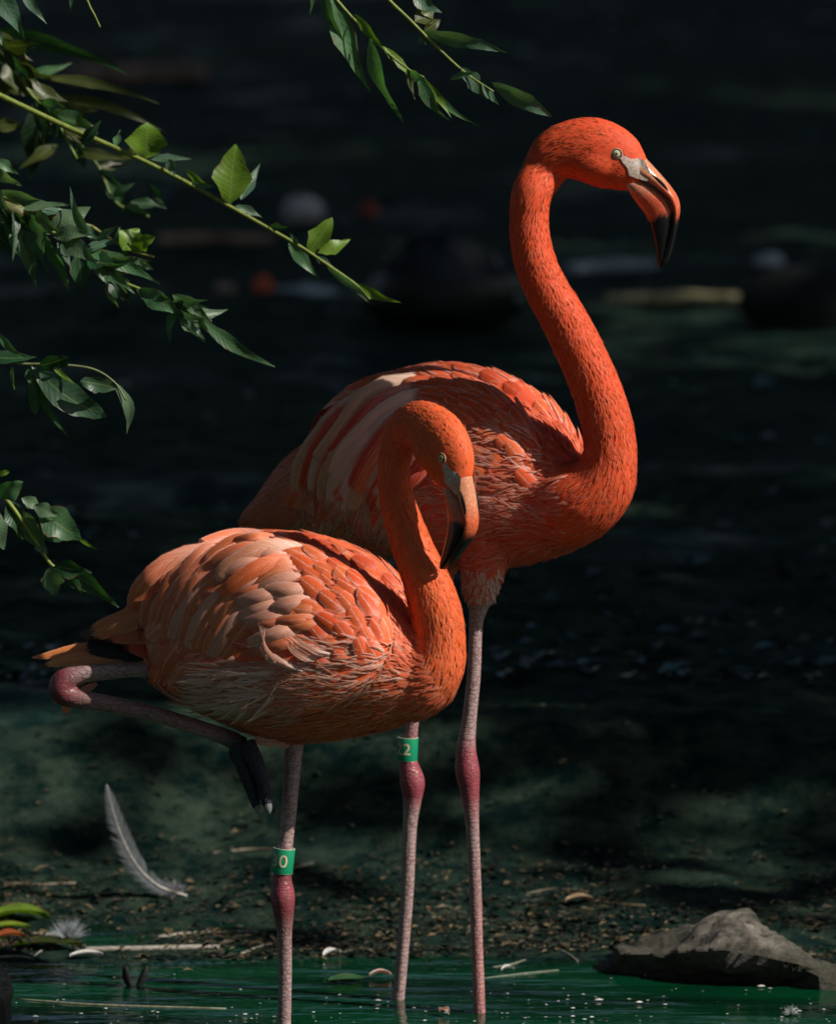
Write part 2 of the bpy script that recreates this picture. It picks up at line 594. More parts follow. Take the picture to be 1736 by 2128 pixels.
def make_flamingo(P):
    B = Bird()
    yaw = P['yaw']
    f = Vector((math.cos(yaw), -math.sin(yaw), 0))
    r = Vector((-math.sin(yaw), -math.cos(yaw), 0))      # the bird's own right hand side
    up = Vector((0, 0, 1))
    x0, Y0 = P['x0'], P['Y0']

    def ydepth(px):
        return Y0 - (px - x0) / S_PX * math.tan(yaw)
    # head frame
    hb, ha, hs = P['head_yaw'], P['head_pitch'], P['head_scale']
    hx0 = Vector((math.cos(hb), -math.sin(hb), 0)); hw = Vector((-math.sin(hb), -math.cos(hb), 0))
    hx = hx0 * math.cos(ha) - up * math.sin(ha)
    hy = -hx0 * math.sin(ha) - up * math.cos(ha)
    HO = at(*P['head'])

    def H(u, v, w=0.0):
        return HO + (hx * u + hy * v + hw * w) * (hs / S_PX)
    # torso, neck, head
    src = MB()
    tors = P['torso']
    tc = [at(a, b, ydepth(a)) for a, b, _, _ in tors]
    tra = [c / S_PX for _, _, c, _ in tors]; trb = [d / S_PX for _, _, _, d in tors]
    n = 40
    arr = catmull([list(c) + [a, b] for c, a, b in zip(tc, tra, trb)], n)
    loft(src, [x[:3] for x in arr], [max(0.004, x[3]) for x in arr], [max(0.004, x[4]) for x in arr], r, 36)
    torso_sp = [(Vector(x[:3]), x[3]) for x in arr]
    neck = P['neck']
    nc = [list(at(a, b, Y)) + [c / S_PX, c * 0.96 / S_PX] for a, b, c, Y in neck]
    hd = [list(H(u, v)) + [a * hs / S_PX, b * hs / S_PX] for u, v, a, b in HEAD]
    arr = catmull(nc + hd, 90)
    # sweep side direction: start with body side, end with head side
    nb = len(arr)
    verts_c = [Vector(x[:3]) for x in arr]
    mid = int(nb * 0.62)
    loft(src, verts_c[:mid + 3], [x[3] for x in arr[:mid + 3]], [x[4] for x in arr[:mid + 3]], (r + hw * 0.3).normalized(), 28)
    loft(src, verts_c[mid - 3:], [x[3] for x in arr[mid - 3:]], [x[4] for x in arr[mid - 3:]], hw, 28)
    neck_sp = [(c, x[3]) for c, x in zip(verts_c, arr)]
    # cheek fullness on the head
    for s in (-1, 1):
        ellipsoid(src, H(-48, 22, s * 16), hx * (58 * hs / S_PX), hy * (40 * hs / S_PX), hw * (36 * hs / S_PX))
    # folded wings
    wings = []
    wc = P['wing']
    for s in (1, -1):
        c = at(wc['c'][0], wc['c'][1], ydepth(wc['c'][0])) + r * (s * wc['off'])
        ax = (f * math.cos(wc['tilt']) + up * math.sin(wc['tilt'])) * wc['a']
        side = (r * s * math.cos(R(14)) + up * math.sin(R(14)))
        az = (up * math.cos(R(14)) - r * s * math.sin(R(14)))
        az = (az * math.cos(wc['tilt']) - f * math.sin(wc['tilt'])) * wc['b']
        ay = side * wc['t']
        ellipsoid(src, c, ax, ay, az, 40, 24)
        wings.append((c, ax, ay, az, s))
    # legs (feathered thigh, shank, joint, foot shank)
    legs = []
    for lg in P['legs']:
        pts = [list(at(a, b, Y)) + [c / S_PX] for a, b, c, Y in lg]
        arr2 = catmull(pts, 70)
        loft(src, [x[:3] for x in arr2], [x[3] for x in arr2], [x[3] * 1.08 for x in arr2], (0, -1, 0), 18)
        legs.append([(Vector(x[:3]), x[3]) for x in arr2])
    for th in P.get('thigh', []):
        pts = [list(at(a, b, Y)) + [c / S_PX] for a, b, c, Y in th]
        arr2 = catmull(pts, 24)
        loft(src, [x[:3] for x in arr2], [x[3] for x in arr2], [x[3] for x in arr2], (0, -1, 0), 22)
    # one continuous surface
    me0 = src.mesh('source', None)
    tmp = bpy.data.objects.new('source', me0)
    COL.objects.link(tmp)
    md = tmp.modifiers.new('remesh', 'REMESH')
    md.mode = 'VOXEL'; md.voxel_size = 0.0032; md.use_smooth_shade = True
    dg = bpy.context.evaluated_depsgraph_get()
    me = bpy.data.meshes.new_from_object(tmp.evaluated_get(dg))
    bpy.data.objects.remove(tmp); bpy.data.meshes.remove(me0)
    me.name = 'body'
    nv = len(me.vertices)
    V = np.empty(nv * 3, dtype=np.float32); me.vertices.foreach_get('co', V); V = V.reshape(-1, 3).astype(float)
    E = np.empty(len(me.edges) * 2, dtype=np.int32); me.edges.foreach_get('vertices', E); E = E.reshape(-1, 2)

    def dist_to(sp, Q):
        C = np.array([tuple(c) for c, _ in sp]); rr = np.array([x for _, x in sp])
        best = np.full(len(Q), 1e9); idx = np.zeros(len(Q), dtype=int)
        for k in range(len(sp)):
            d = np.linalg.norm(Q - C[k], axis=1) - rr[k]
            m_ = d < best
            best[m_] = d[m_]; idx[m_] = k
        return best, idx
    dn, inn = dist_to(neck_sp, V)
    dt, itn = dist_to(torso_sp, V)
    dl = np.full(nv, 1e9); il = np.zeros(nv, dtype=int); wl = np.zeros(nv, dtype=int)
    for k, lg in enumerate(legs):
        d, i_ = dist_to(lg, V)
        m_ = d < dl
        dl[m_] = d[m_]; il[m_] = i_[m_]; wl[m_] = k
    isleg = (dl < 0.004) & (dl < dt - 0.001) & (dl < dn - 0.001)
    w = np.where(isleg, 0.9, 1.0)[:, None]
    V = smooth_mesh(V, E, w, 7)
    # soften the creases where wings, neck and torso meet, not the legs
    w2 = np.where(isleg, 0.0, 0.5)[:, None]
    V = smooth_mesh(V, E, w2, 5, 0.5, 0.0)
    me.vertices.foreach_set('co', V.astype(np.float32).ravel())
    me.update()
    # colours of plumage and skin
    C = np.ones((nv, 4), dtype=np.float32)
    nk = np.array(P['col_neck']); bd = np.array(P['col_body']); bl = np.array((0.50, 0.24, 0.16))
    headz = np.clip((dt - dn + 0.02) / 0.04, 0, 1)[:, None]
    C[:, :3] = bd * (1 - headz) + nk * headz
    for k in range(nv):
        if isleg[k]:
            lg = P['legs'][wl[k]]
            s = il[k] / 69.0
            cols = P['leg_cols'][wl[k]]
            for q in range(len(cols) - 1):
                if cols[q][0] <= s <= cols[q + 1][0]:
                    t = (s - cols[q][0]) / max(1e-6, cols[q + 1][0] - cols[q][0])
                    C[k, :3] = mixc(cols[q][1], cols[q + 1][1], t)
                    break
            C[k, 3] = 0.0
    ca = me.color_attributes.new('col', 'FLOAT_COLOR', 'POINT')
    ca.data.foreach_set('color', C.ravel())
    me.materials.clear(); me.materials.append(M['body'])
    me.polygons.foreach_set('use_smooth', [True] * len(me.polygons))
    me.update()
    base = at(*P['base'])
    root = empty('flamingo', base)
    tag(root, P['label'], 'flamingo', 'flamingos standing in the pond')
    body = link('body', me, root)
    # search tree for laying the plumage
    me.calc_loop_triangles()
    nt_ = len(me.loop_triangles)
    T = np.empty(nt_ * 3, dtype=np.int32); me.loop_triangles.foreach_get('vertices', T); T = T.reshape(-1, 3)
    bvh = BVHTree.FromPolygons([Vector(v) for v in V], T[~isleg[T].any(axis=1)].tolist())
    a_, b_, c_ = V[T[:, 0]], V[T[:, 1]], V[T[:, 2]]
    cr = np.cross(b_ - a_, c_ - a_); area = np.linalg.norm(cr, axis=1) / 2
    tri_leg = isleg[T].any(axis=1)
    area = np.where(tri_leg, 0, area)
    cum = np.cumsum(area); tot = cum[-1]

    def sample(n_):
        k = np.searchsorted(cum, RNG.random(n_) * tot)
        k = np.minimum(k, nt_ - 1)
        u1 = np.sqrt(RNG.random(n_)); u2 = RNG.random(n_)
        pts = a_[k] * (1 - u1)[:, None] + b_[k] * (u1 * (1 - u2))[:, None] + c_[k] * (u1 * u2)[:, None]
        nn = cr[k] / np.maximum(1e-12, np.linalg.norm(cr[k], axis=1))[:, None]
        return pts, nn

    def wing_of(p):
        for q, (c, ax, ay, az, s) in enumerate(wings):
            d = p - c
            e = (d.dot(ax) / ax.length_squared) ** 2 + (d.dot(ay) / ay.length_squared) ** 2 + (d.dot(az) / az.length_squared) ** 2
            if e < 1.22:
                return q
        return -1
    ntan = [(neck_sp[min(i + 1, nb - 1)][0] - neck_sp[max(i - 1, 0)][0]).normalized() for i in range(nb)]
    ttan = [(torso_sp[min(i + 1, n - 1)][0] - torso_sp[max(i - 1, 0)][0]).normalized() for i in range(n)]
    wc_c = at(*P['flow_c'])

    def flow_wing(p, nrm):
        d = p - wc_c
        d = d - r * d.dot(r)
        t = r.cross(d)
        t = t.normalized() + (-f) * 0.35
        t = t - nrm * t.dot(nrm)
        return t.normalized() if t.length > 1e-6 else -f

    def lay(mb_, p, nrm, dirf, L, W, nseg, l0, l1, col, alpha, shape=0, cols=2, tipdrop=0.0, jitter=0.0, free=1.0):
        """one feather whose quill follows the surface from p."""
        pts, nrms, dirs = [], [], []
        q, nn = Vector(p), Vector(nrm)
        for i in range(nseg + 1):
            d = dirf(q, nn)
            if jitter:
                d = (d + nn.cross(d) * jitter).normalized()
            t = quill_t(i, nseg, shape)
            pts.append(q + nn * (l0 + (l1 - l0) * t)); nrms.append(nn.copy()); dirs.append(d)
            if i < nseg:
                step = L * (quill_t(i + 1, nseg, shape) - t)
                qn = q + d * step
                if t < free:
                    hit = bvh.find_nearest(qn)
                    if hit[0] is not None:
                        q = hit[0]
                        n2 = hit[1]
                        if n2.dot(nn) < 0.2:
                            n2 = nn
                        nn = (nn * 0.35 + n2 * 0.65).normalized()
                    else:
                        q = qn
                else:
                    q = qn
        vane(mb_, pts, nrms, dirs, W, col, alpha, shape, cols)

    B.root, B.f, B.r = root, f, r
    # ---- individual wing feathers, laid row after row from the rear to the shoulder
    pts, nn = sample(9000)
    cand = []
    for i in range(len(pts)):
        p = Vector(pts[i]); q = wing_of(p)
        if q < 0: continue
        cand.append((p, Vector(nn[i]), q))
    chosen = []
    for p, nrm, q in cand:
        c, ax, ay, az, s = wings[q]
        d = p - c
        xl = d.dot(ax) / ax.length_squared            # +1 shoulder .. -1 rear
        zl = d.dot(az) / az.length_squared
        front = smooth(-0.9, 0.7, xl)
        Lf = 0.118 + (0.066 - 0.118) * front
        if zl < -0.5 and xl > -0.2:
            continue
        inner = nrm.dot(r * s) < -0.25
        sp = Lf * (0.27 if not inner else 0.36)
        if any((p - c2[0]).length < sp for c2 in chosen):
            continue
        chosen.append((p, nrm, q, Lf, xl, zl, inner))
    chosen = chosen[:290]
    B.n_feathers = len(chosen)
    for p, nrm, q, Lf, xl, zl, inner in chosen:
        k = random.random()
        rear = smooth(0.15, -0.75, xl)
        orange = mixc((0.78, 0.100, 0.024), (0.82, 0.18, 0.058), k)
        palec = mixc((0.70, 0.22, 0.115), (0.74, 0.36, 0.25), k)
        col = mixc(orange, palec, rear * (0.75 if random.random() < 0.8 else 0.1))
        if inner:
            col = mixc(col, (0.66, 0.08, 0.03), 0.75)  # shade of the groove between the wings put into the colour
        if random.random() < 0.12:
            col = mixc(col, (0.70, 0.10, 0.03), 0.8)
        g = MB()
        W = Lf * random.uniform(0.47, 0.58) * (1.0 - 0.15 * rear)
        lay(g, p, nrm, flow_wing, Lf * random.uniform(0.95, 1.2), W, 6, -0.002, random.choice((0.004, 0.005, 0.007, 0.010)) * (0.6 if nrm.z > 0.6 or inner else 1.0), col,
            0.35 if inner else random.uniform(0.7, 1.0), 0, 4, jitter=random.uniform(-0.2, 0.2))
        g.build('feather', M['feather'], root)

    # ---- small plumage: chest, belly, back, neck and head
    plum = MB(); fuzz = MB()
    pts, nn = sample(P['n_plume'])
    dn, inn = dist_to(neck_sp, pts)
    dt, itn = dist_to(torso_sp, pts)
    eyes = [H(0, 0, 42), H(0, 0, -42)]
    lore_pts = [H(u, v, 0) for u, v in LORES]

    def hlocal(p):
        d = p - HO
        k = S_PX / hs
        return d.dot(hx) * k, d.dot(hy) * k, d.dot(hw) * k

    def in_lores(u, v):
        c = False
        m_ = len(LORES)
        for i in range(m_):
            x1, y1 = LORES[i]; x2, y2 = LORES[i - 1]
            if (y1 > v) != (y2 > v) and u < (x2 - x1) * (v - y1) / (y2 - y1) + x1:
                c = not c
        return c
    for i in range(len(pts)):
        p = Vector(pts[i]); nrm = Vector(nn[i])
        onneck = dn[i] < dt[i] - 0.004
        if onneck:
            k = inn[i]
            tt = ntan[k]
            sfrac = k / (nb - 1)
            u, v, w_ = hlocal(p)
            if sfrac > 0.6:
                if u * u + v * v < 17 * 17 or in_lores(u, v) or u > 52:
                    continue
            if sfrac > 0.82 and random.random() < 0.1: continue

            def fl(q_, n_, tt=tt):
                t = -tt - n_ * (-tt).dot(n_)
                return t.normalized() if t.length > 1e-5 else -tt
            hd_ = smooth(0.70, 0.85, sfrac)
            low = smooth(0.35, 0.05, sfrac)
            L = 0.015 + 0.010 * low - 0.005 * hd_
            W = L * (0.27 + 0.1 * low)
            k2 = random.random()
            col = mixc(P['col_neck'], P['col_neck2'], k2)
            lay(fuzz, p, nrm, fl, L * random.uniform(0.8, 1.2), W, 2, -0.0003, 0.0026 if random.random() < 0.03 else random.uniform(0.0002, 0.0016 - 0.0008 * hd_), col,
                random.uniform(0.0, 0.75), 1, 2, jitter=random.uniform(-0.22, 0.22))
        else:
            if wing_of(p) >= 0 and random.random() < 0.93: continue
            if random.random() < 0.5: continue
            k = itn[i]
            tt = ttan[k]
            rear = smooth(0.75, 0.25, k / (n - 1))
            lowd = max(0.0, -nrm.z)

            def fl(q_, n_, tt=tt):
                t = -tt + Vector((0, 0, -0.10))
                t = t - n_ * t.dot(n_)
                return t.normalized() if t.length > 1e-5 else -tt
            L = random.uniform(0.026, 0.040) + 0.02 * rear
            W = L * random.uniform(0.30, 0.42)
            k2 = random.random()
            col = mixc(P['col_body'], (0.76, 0.28, 0.16), k2 * 0.65)
            col = mixc(col, (0.60, 0.19, 0.10), rear * 0.75)
            if k2 > 0.86: col = mixc(col, (0.72, 0.10, 0.035), 0.7)
            lay(plum, p, nrm, fl, L, W, 3, -0.001, random.uniform(0.002, 0.006), col, random.uniform(0.3, 1.0), 2 if random.random() < 0.5 else 1, 2,
                jitter=random.uniform(-0.35, 0.35))
    tag(plum.build('body_plumage', M['plume'], root), kind='stuff')
    tag(fuzz.build('neck_plumage', M['fuzz'], root), kind='stuff')

    # ---- bill
    def bill_col(u, v, w_, upper):
        nz = noise.noise(Vector((u * 0.06, v * 0.06, w_ * 0.08 + (5 if upper else 0))))
        tblack = smooth(130, 146, v + nz * 10 + (0.25 * (u - 90) if not upper else 10 + 0.0 * u))
        if upper:
            tblack = smooth(P['black'][0], P['black'][0] + 22, v + nz * 10)
        else:
            tblack = smooth(P['black'][1], P['black'][1] + 10, v + nz * 8 + 0.42 * (u - 66))
        mid = mixc((0.60, 0.24, 0.13), (0.62, 0.12, 0.05), smooth(45, 95, v))
        if not upper:
            mid = mixc((0.52, 0.20, 0.11), (0.64, 0.11, 0.05), smooth(70, 100, v))
        c = mixc((0.58, 0.50, 0.42), mid, smooth(30, 70, u + v * 0.4))
        c = mixc(c, (0.010, 0.011, 0.012), tblack)
        return (*c, 1)

    def mandible(A, Bp, upper):
        g = MB()
        m_ = 44
        a2 = catmull(A, m_); b2 = catmull(Bp, m_); w2_ = [x[0] for x in catmull([[x] for x in BILL_W], m_)]
        nr = 20
        vs, fs, cs = [], [], []
        for i in range(m_):
            ca_, cb_ = a2[i], b2[i]
            mid_ = (ca_ + cb_) / 2
            half = (ca_ - cb_) / 2 * (1.0 if upper else 1.0)
            for j in range(nr):
                th = 2 * math.pi * j / nr
                cth, sth = math.cos(th), math.sin(th)
                e = 0.8
                ky = math.copysign(abs(cth) ** e, cth); kx = math.copysign(abs(sth) ** e, sth)
                wid = max(1.2, w2_[i]) * (1.0 if upper else 0.90)
                if upper:
                    wid *= 1.0 - 0.38 * max(0, cth)      # narrower on the ridge
                else:
                    wid *= 1.0 - 0.20 * max(0, -cth)
                u = mid_[0] + half[0] * ky; v = mid_[1] + half[1] * ky
                vs.append(H(u, v, wid * kx))
                cs.append(bill_col(u, v, wid * kx, upper))
        for i in range(m_ - 1):
            for j in range(nr):
                k = (j + 1) % nr
                fs.append((i * nr + j, i * nr + k, (i + 1) * nr + k, (i + 1) * nr + j))
        fs.append(tuple(range(nr))); fs.append(tuple((m_ - 1) * nr + j for j in reversed(range(nr))))
        g.add(vs, fs, None, cs)
        return g
    up_b = mandible(BILL_U, BILL_M, True).build('upper_bill', M['bill'], root)
    lowM = [(u - 3.0, v + 1.8) if 1 < i < 8 else (u, v) for i, (u, v) in enumerate(BILL_M)]
    mandible(lowM, BILL_L, False).build('lower_bill', M['bill'], root)
    for s in (1, -1):
        g = MB()
        pn = [(70, 42), (84, 54), (98, 68), (108, 82)]
        pc = [x for x in catmull(pn, 14)]
        wn_ = [24.2, 23.6, 22.6, 20.8]
        ww = [x[0] for x in catmull([[x] for x in wn_], 14)]
        loft(g, [H(x[0], x[1], s * (ww[i] * 0.93)) for i, x in enumerate(pc)],
             [0.4 / S_PX + 3.0 / S_PX * math.sin(math.pi * i / 13) for i in range(14)],
             [0.4 / S_PX + 2.0 / S_PX * math.sin(math.pi * i / 13) for i in range(14)], hw, 10, col=(0.012, 0.010, 0.010, 1))
        g.build('nostril', M['dark'], up_b)
    # ---- bare grey skin between eye and bill, and the eyes
    for s in (1, -1):
        g = MB()
        bm = bmesh.new()
        vs_ = [bm.verts.new((u, v, 0)) for u, v in LORES]
        bm.faces.new(vs_)
        bmesh.ops.triangulate(bm, faces=bm.faces[:])
        for _ in range(3):
            bmesh.ops.subdivide_edges(bm, edges=bm.edges[:], cuts=1, use_grid_fill=True)
        bmesh.ops.triangulate(bm, faces=bm.faces[:])
        bm.verts.ensure_lookup_table()
        vv, cc = [], []
        for v_ in bm.verts:
            o_ = H(v_.co.x, v_.co.y, s * 90)
            hit = bvh.ray_cast(o_, -hw * s)
            if hit[0] is not None and (hit[0] - o_).length < 85 * hs / S_PX:
                p_ = hit[0] + hit[1] * 0.0016
            else:
                p_ = H(v_.co.x, v_.co.y, s * 24)
            wloc = abs(hlocal(p_)[2])
            # keep the skin proud of the bill's base as well
            if v_.co.x > 22:
                p_ = H(v_.co.x, v_.co.y, s * max(wloc, 26 - 0.10 * max(0, v_.co.x - 40)))
            vv.append(p_)
            t = noise.noise(Vector((v_.co.x * 0.12, v_.co.y * 0.12, s)))
            cc.append((*mixc((0.50, 0.47, 0.42), (0.58, 0.40, 0.32), 0.5 + t), 1))
        bm.verts.index_update()
        g.add(vv, [tuple(x.index for x in f_.verts) for f_ in bm.faces], None, cc)
        bm.free()
        g.build('face_skin', M['skin'], root)
        o_ = H(0, 0, s * 90)
        hit = bvh.ray_cast(o_, -hw * s)
        ec = hit[0] if hit[0] is not None else H(0, 0, s * 40)
        rr = 10.5 * hs / S_PX
        nrm = hw * s
        g = MB(); vs, fs, cs = [], [], []
        na, nr2 = 10, 24
        for i in range(na + 1):
            th = (math.pi * 0.5) * i / na
            for j in range(nr2):
                ph = 2 * math.pi * j / nr2
                vs.append(ec + nrm * (rr * 0.62 * math.cos(th) - rr * 0.12) + (hx * math.cos(ph) + hy * math.sin(ph)) * (rr * math.sin(th)))
                q_ = math.sin(th)
                cs.append((0.006, 0.006, 0.006, 1) if q_ < 0.30 else ((*P['iris'], 1) if q_ < 0.80 else (0.03, 0.02, 0.015, 1)))
        for i in range(na):
            for j in range(nr2):
                k = (j + 1) % nr2
                fs.append((i * nr2 + j, i * nr2 + k, (i + 1) * nr2 + k, (i + 1) * nr2 + j))
        g.add(vs, fs, None, cs)
        eye = g.build('eye', M['eye'], root)
        g = MB()
        ring = [ec + nrm * (rr * 0.05) + (hx * math.cos(a) * 1.08 + hy * math.sin(a) * 0.98) * rr for a in [2 * math.pi * j / 28 for j in range(29)]]
        loft(g, ring, [1.7 * hs / S_PX] * 29, [1.7 * hs / S_PX] * 29, nrm, 8, col=(0.42, 0.26, 0.18, 1))
        g.build('eyelid', M['skin'], eye)
    B.legs = legs
    B.H, B.bvh, B.lay, B.flow_wing, B.ydepth = H, bvh, lay, flow_wing, ydepth
    return B


def quill_t(i, n, shape):
    x = i / n
    return 1 - (1 - x) ** 1.6 if shape in (0, 3) else x


def vane(mb_, pts, nrms, dirs, W, col, alpha, shape, cols):
    n = len(pts)
    vs, fs, uv, cs, ns = [], [], [], [], []
    for i in range(n):
        t = quill_t(i, n - 1, shape)
        if shape == 0:      # broad rounded covert
            w = min(1.0, 0.35 + 2.2 * t) * (1.0 if t < 0.6 else math.sqrt(max(0.0, 1 - ((t - 0.6) / 0.41) ** 2)))
            w = max(w, 0.10)
        elif shape == 1:    # pointed
            w = max(0.06, max(0.0, math.sin(math.pi * min(1, 0.15 + 0.85 * t))) ** 0.8)
        elif shape == 2:    # wispy
            w = max(0.04, (1 - t) ** 0.8 * min(1, 0.5 + 2 * t))
        else:               # long flight feather
            w = min(1.0, 0.4 + 3 * t) * (1.0 if t < 0.72 else max(0.08, math.sqrt(max(0, 1 - ((t - 0.72) / 0.285) ** 2))))
        s = nrms[i].cross(dirs[i])
        cut = [1.0, 1.0]
        if shape in (0, 3) and 0.25 < t < 0.97 and random.random() < 0.22:
            cut[random.randrange(2)] = random.uniform(0.72, 0.92)
        for j in range(cols + 1):
            a = j / cols * 2 - 1
            a *= cut[0] if a < 0 else cut[1]
            cam_ = -0.16 * W * a * a * w
            back = -0.12 * W * abs(a) if shape in (0, 3) else 0.0
            vs.append(pts[i] + s * (a * W * 0.5 * w) + nrms[i] * cam_ + dirs[i] * back)
            uv.append((0.5 + 0.5 * a, t))
            cs.append((*col, alpha))
            ns.append((nrms[i] + s * (a * (0.62 if shape in (0, 3) else 0.32)) + dirs[i] * ((0.65 if shape in (0, 3) else 0.22) * (t - 0.4))).normalized())
    for i in range(n - 1):
        for j in range(cols):
            a = i * (cols + 1) + j
            fs.append((a, a + cols + 1, a + cols + 2, a + 1))
    mb_.add(vs, fs, uv, cs, ns)


def hand_feather(name, root, pts3, W, face, col, alpha, shape=3, nseg=11, cols=4, mat='feather'):
    dense = [Vector(x) for x in catmull([list(p) for p in pts3], 81)]
    c = [dense[round(80 * quill_t(i, nseg, shape))] for i in range(nseg + 1)]
    dirs, nrms = [], []
    for i in range(len(c)):
        d = (c[min(i + 1, nseg)] - c[max(i - 1, 0)]).normalized()
        nn = Vector(face); nn = (nn - d * nn.dot(d)).normalized()
        dirs.append(d); nrms.append(nn)
    g = MB()
    vane(g, c, nrms, dirs, W, col, alpha, shape, cols)
    return g.build(name, M[mat], root)


SHANK = (0.36, 0.25, 0.245)
SHANK_SHADED = (0.27, 0.165, 0.16)  # lifted leg's shade put into a darker shank colour
JOINT = (0.30, 0.058, 0.078)
JOINT_D = (0.16, 0.032, 0.044)
THIGH = (0.66, 0.40, 0.30)

front = dict(
    label='orange flamingo standing on one leg with the other folded, green leg band reading 30',
    yaw=R(20), x0=600, Y0=-0.15, base=(590, 2160, -0.16),
    head=(945, 949, -0.285), head_yaw=R(45), head_pitch=R(30), head_scale=0.925,
    torso=[(190, 1335, 8, 8), (240, 1330, 40, 34), (330, 1325, 98, 80), (450, 1335, 150, 125), (560, 1348, 182, 148), (660, 1355, 186, 150), (745, 1372, 165, 138), (815, 1392, 128, 112), (868, 1402, 88, 82), (905, 1405, 40, 40)],
    neck=[(800, 1430, 66, -0.215), (862, 1424, 70, -0.228), (902, 1385, 62, -0.238), (914, 1332, 52, -0.240), (907, 1272, 51, -0.238), (887, 1212, 48, -0.234), (862, 1152, 43, -0.228), (840, 1092, 39, -0.222), (823, 1032, 35, -0.215), (817, 980, 33, -0.210), (824, 932, 35, -0.206)],
    wing=dict(c=(590, 1292), off=0.075, a=0.198, b=0.135, t=0.060, tilt=R(-4)),
    flow_c=(560, 1420, -0.15),
    legs=[
        [(612, 1500, 22, -0.16), (611, 1545, 20, -0.16), (606, 1610, 17.5, -0.16), (599, 1700, 16, -0.16), (591, 1770, 16, -0.16), (586, 1825, 20, -0.16), (587, 1862, 25.5, -0.16), (589, 1895, 22, -0.16), (591, 1945, 15.5, -0.16), (592, 2010, 14.5, -0.16), (591, 2090, 14, -0.16), (590, 2170, 14, -0.16), (589, 2270, 14, -0.16)],
        [(430, 1410, 26, -0.15), (300, 1391, 18, -0.15), (230, 1396, 16.5, -0.15), (170, 1402, 18.5, -0.15), (135, 1415, 26, -0.15), (130, 1437, 27, -0.152), (158, 1452, 21, -0.155), (230, 1464, 17.5, -0.16), (320, 1484, 16.5, -0.165), (410, 1512, 16.5, -0.17), (475, 1535, 18, -0.175), (505, 1552, 20, -0.18)],
    ],
    thigh=[],
    leg_cols=[
        [(0, SHANK_SHADED), (0.2, SHANK), (0.33, SHANK), (0.40, JOINT_D), (0.48, JOINT), (0.58, JOINT_D), (0.66, SHANK_SHADED), (0.8, SHANK), (1, SHANK)],
        [(0, SHANK), (0.25, SHANK), (0.36, JOINT_D), (0.5, JOINT_D), (0.6, SHANK_SHADED), (0.85, SHANK_SHADED), (0.93, (0.05, 0.045, 0.05)), (1, (0.02, 0.02, 0.025))],
    ],
    col_neck=(0.76, 0.105, 0.022), col_neck2=(0.84, 0.175, 0.046), col_body=(0.76, 0.120, 0.034),
    n_plume=38000, iris=(0.42, 0.38, 0.10), black=(112, 118),
)
back = dict(
    label='taller flamingo standing on two legs with neck raised, green leg band reading 22',
    yaw=R(30), x0=950, Y0=0.24, base=(910, 2092, 0.20),
    head=(1285, 316, 0.085), head_yaw=R(8), head_pitch=R(0), head_scale=1.0,
    torso=[(500, 1090, 8, 10), (560, 1065, 44, 40), (640, 1030, 95, 90), (730, 1010, 135, 128), (830, 995, 168, 150), (930, 992, 184, 158), (1030, 1005, 180, 155), (1120, 1020, 152, 138), (1190, 1028, 112, 108), (1240, 1020, 60, 66)],
    neck=[(1120, 1060, 80, 0.15), (1190, 1048, 88, 0.10), (1245, 1010, 74, 0.082), (1266, 955, 58, 0.075), (1264, 900, 54, 0.075), (1249, 840, 53, 0.075), (1227, 780, 51, 0.075), (1199, 718, 50, 0.075), (1168, 658, 48, 0.075), (1137, 605, 46, 0.075), (1113, 550, 44, 0.075), (1101, 497, 42, 0.077), (1099, 447, 41, 0.08), (1105, 400, 42, 0.083)],
    wing=dict(c=(928, 945), off=0.068, a=0.205, b=0.142, t=0.062, tilt=R(-3)),
    flow_c=(900, 1110, 0.25),
    legs=[
        [(1000, 1150, 30, 0.14), (995, 1250, 22, 0.14), (988, 1300, 15, 0.14), (984, 1400, 15, 0.14), (974, 1500, 16, 0.14), (968, 1555, 21, 0.14), (971, 1605, 26, 0.14), (976, 1650, 20, 0.14), (981, 1720, 14.5, 0.14), (987, 1850, 13.5, 0.145), (991, 1980, 13, 0.15), (995, 2085, 13, 0.15), (998, 2220, 13, 0.15)],
        [(905, 1150, 30, 0.26), (880, 1300, 20, 0.26), (866, 1420, 15, 0.26), (853, 1530, 14.5, 0.26), (848, 1580, 19, 0.26), (856, 1625, 27, 0.26), (856, 1665, 20, 0.26), (851, 1720, 15.5, 0.26), (846, 1850, 14, 0.26), (836, 1980, 13.5, 0.26), (827, 2080, 13.5, 0.26), (822, 2170, 13.5, 0.26)],
    ],
    thigh=[[(1010, 1130, 60, 0.15), (1002, 1190, 44, 0.145), (996, 1235, 33, 0.14), (991, 1270, 19, 0.14)], [(910, 1130, 60, 0.26), (885, 1220, 40, 0.26), (868, 1290, 20, 0.26)]],
    leg_cols=[
        [(0, THIGH), (0.10, SHANK), (0.36, SHANK), (0.44, JOINT), (0.58, JOINT), (0.68, SHANK), (0.85, (0.42, 0.20, 0.19)), (1, (0.42, 0.18, 0.18))],
        [(0, THIGH), (0.2, SHANK), (0.34, JOINT), (0.50, JOINT), (0.60, SHANK), (1, SHANK)],
    ],
    col_neck=(0.68, 0.070, 0.016), col_neck2=(0.78, 0.120, 0.034), col_body=(0.72, 0.090, 0.030),
    n_plume=38000, iris=(0.55, 0.55, 0.36), black=(122, 135),
)


def surf(bird, px, py, lift, last):
    """a point just off the bird's surface seen along this line, or at the last depth."""
    p = at(px, py, -3.0)
    d = (p - CAM).normalized()
    hit = bird.bvh.ray_cast(p, d, 6.0)
    if hit[0] is None:
        return at(px, py, last), last
    q = hit[0] + hit[1] * lift
    return q, q.y


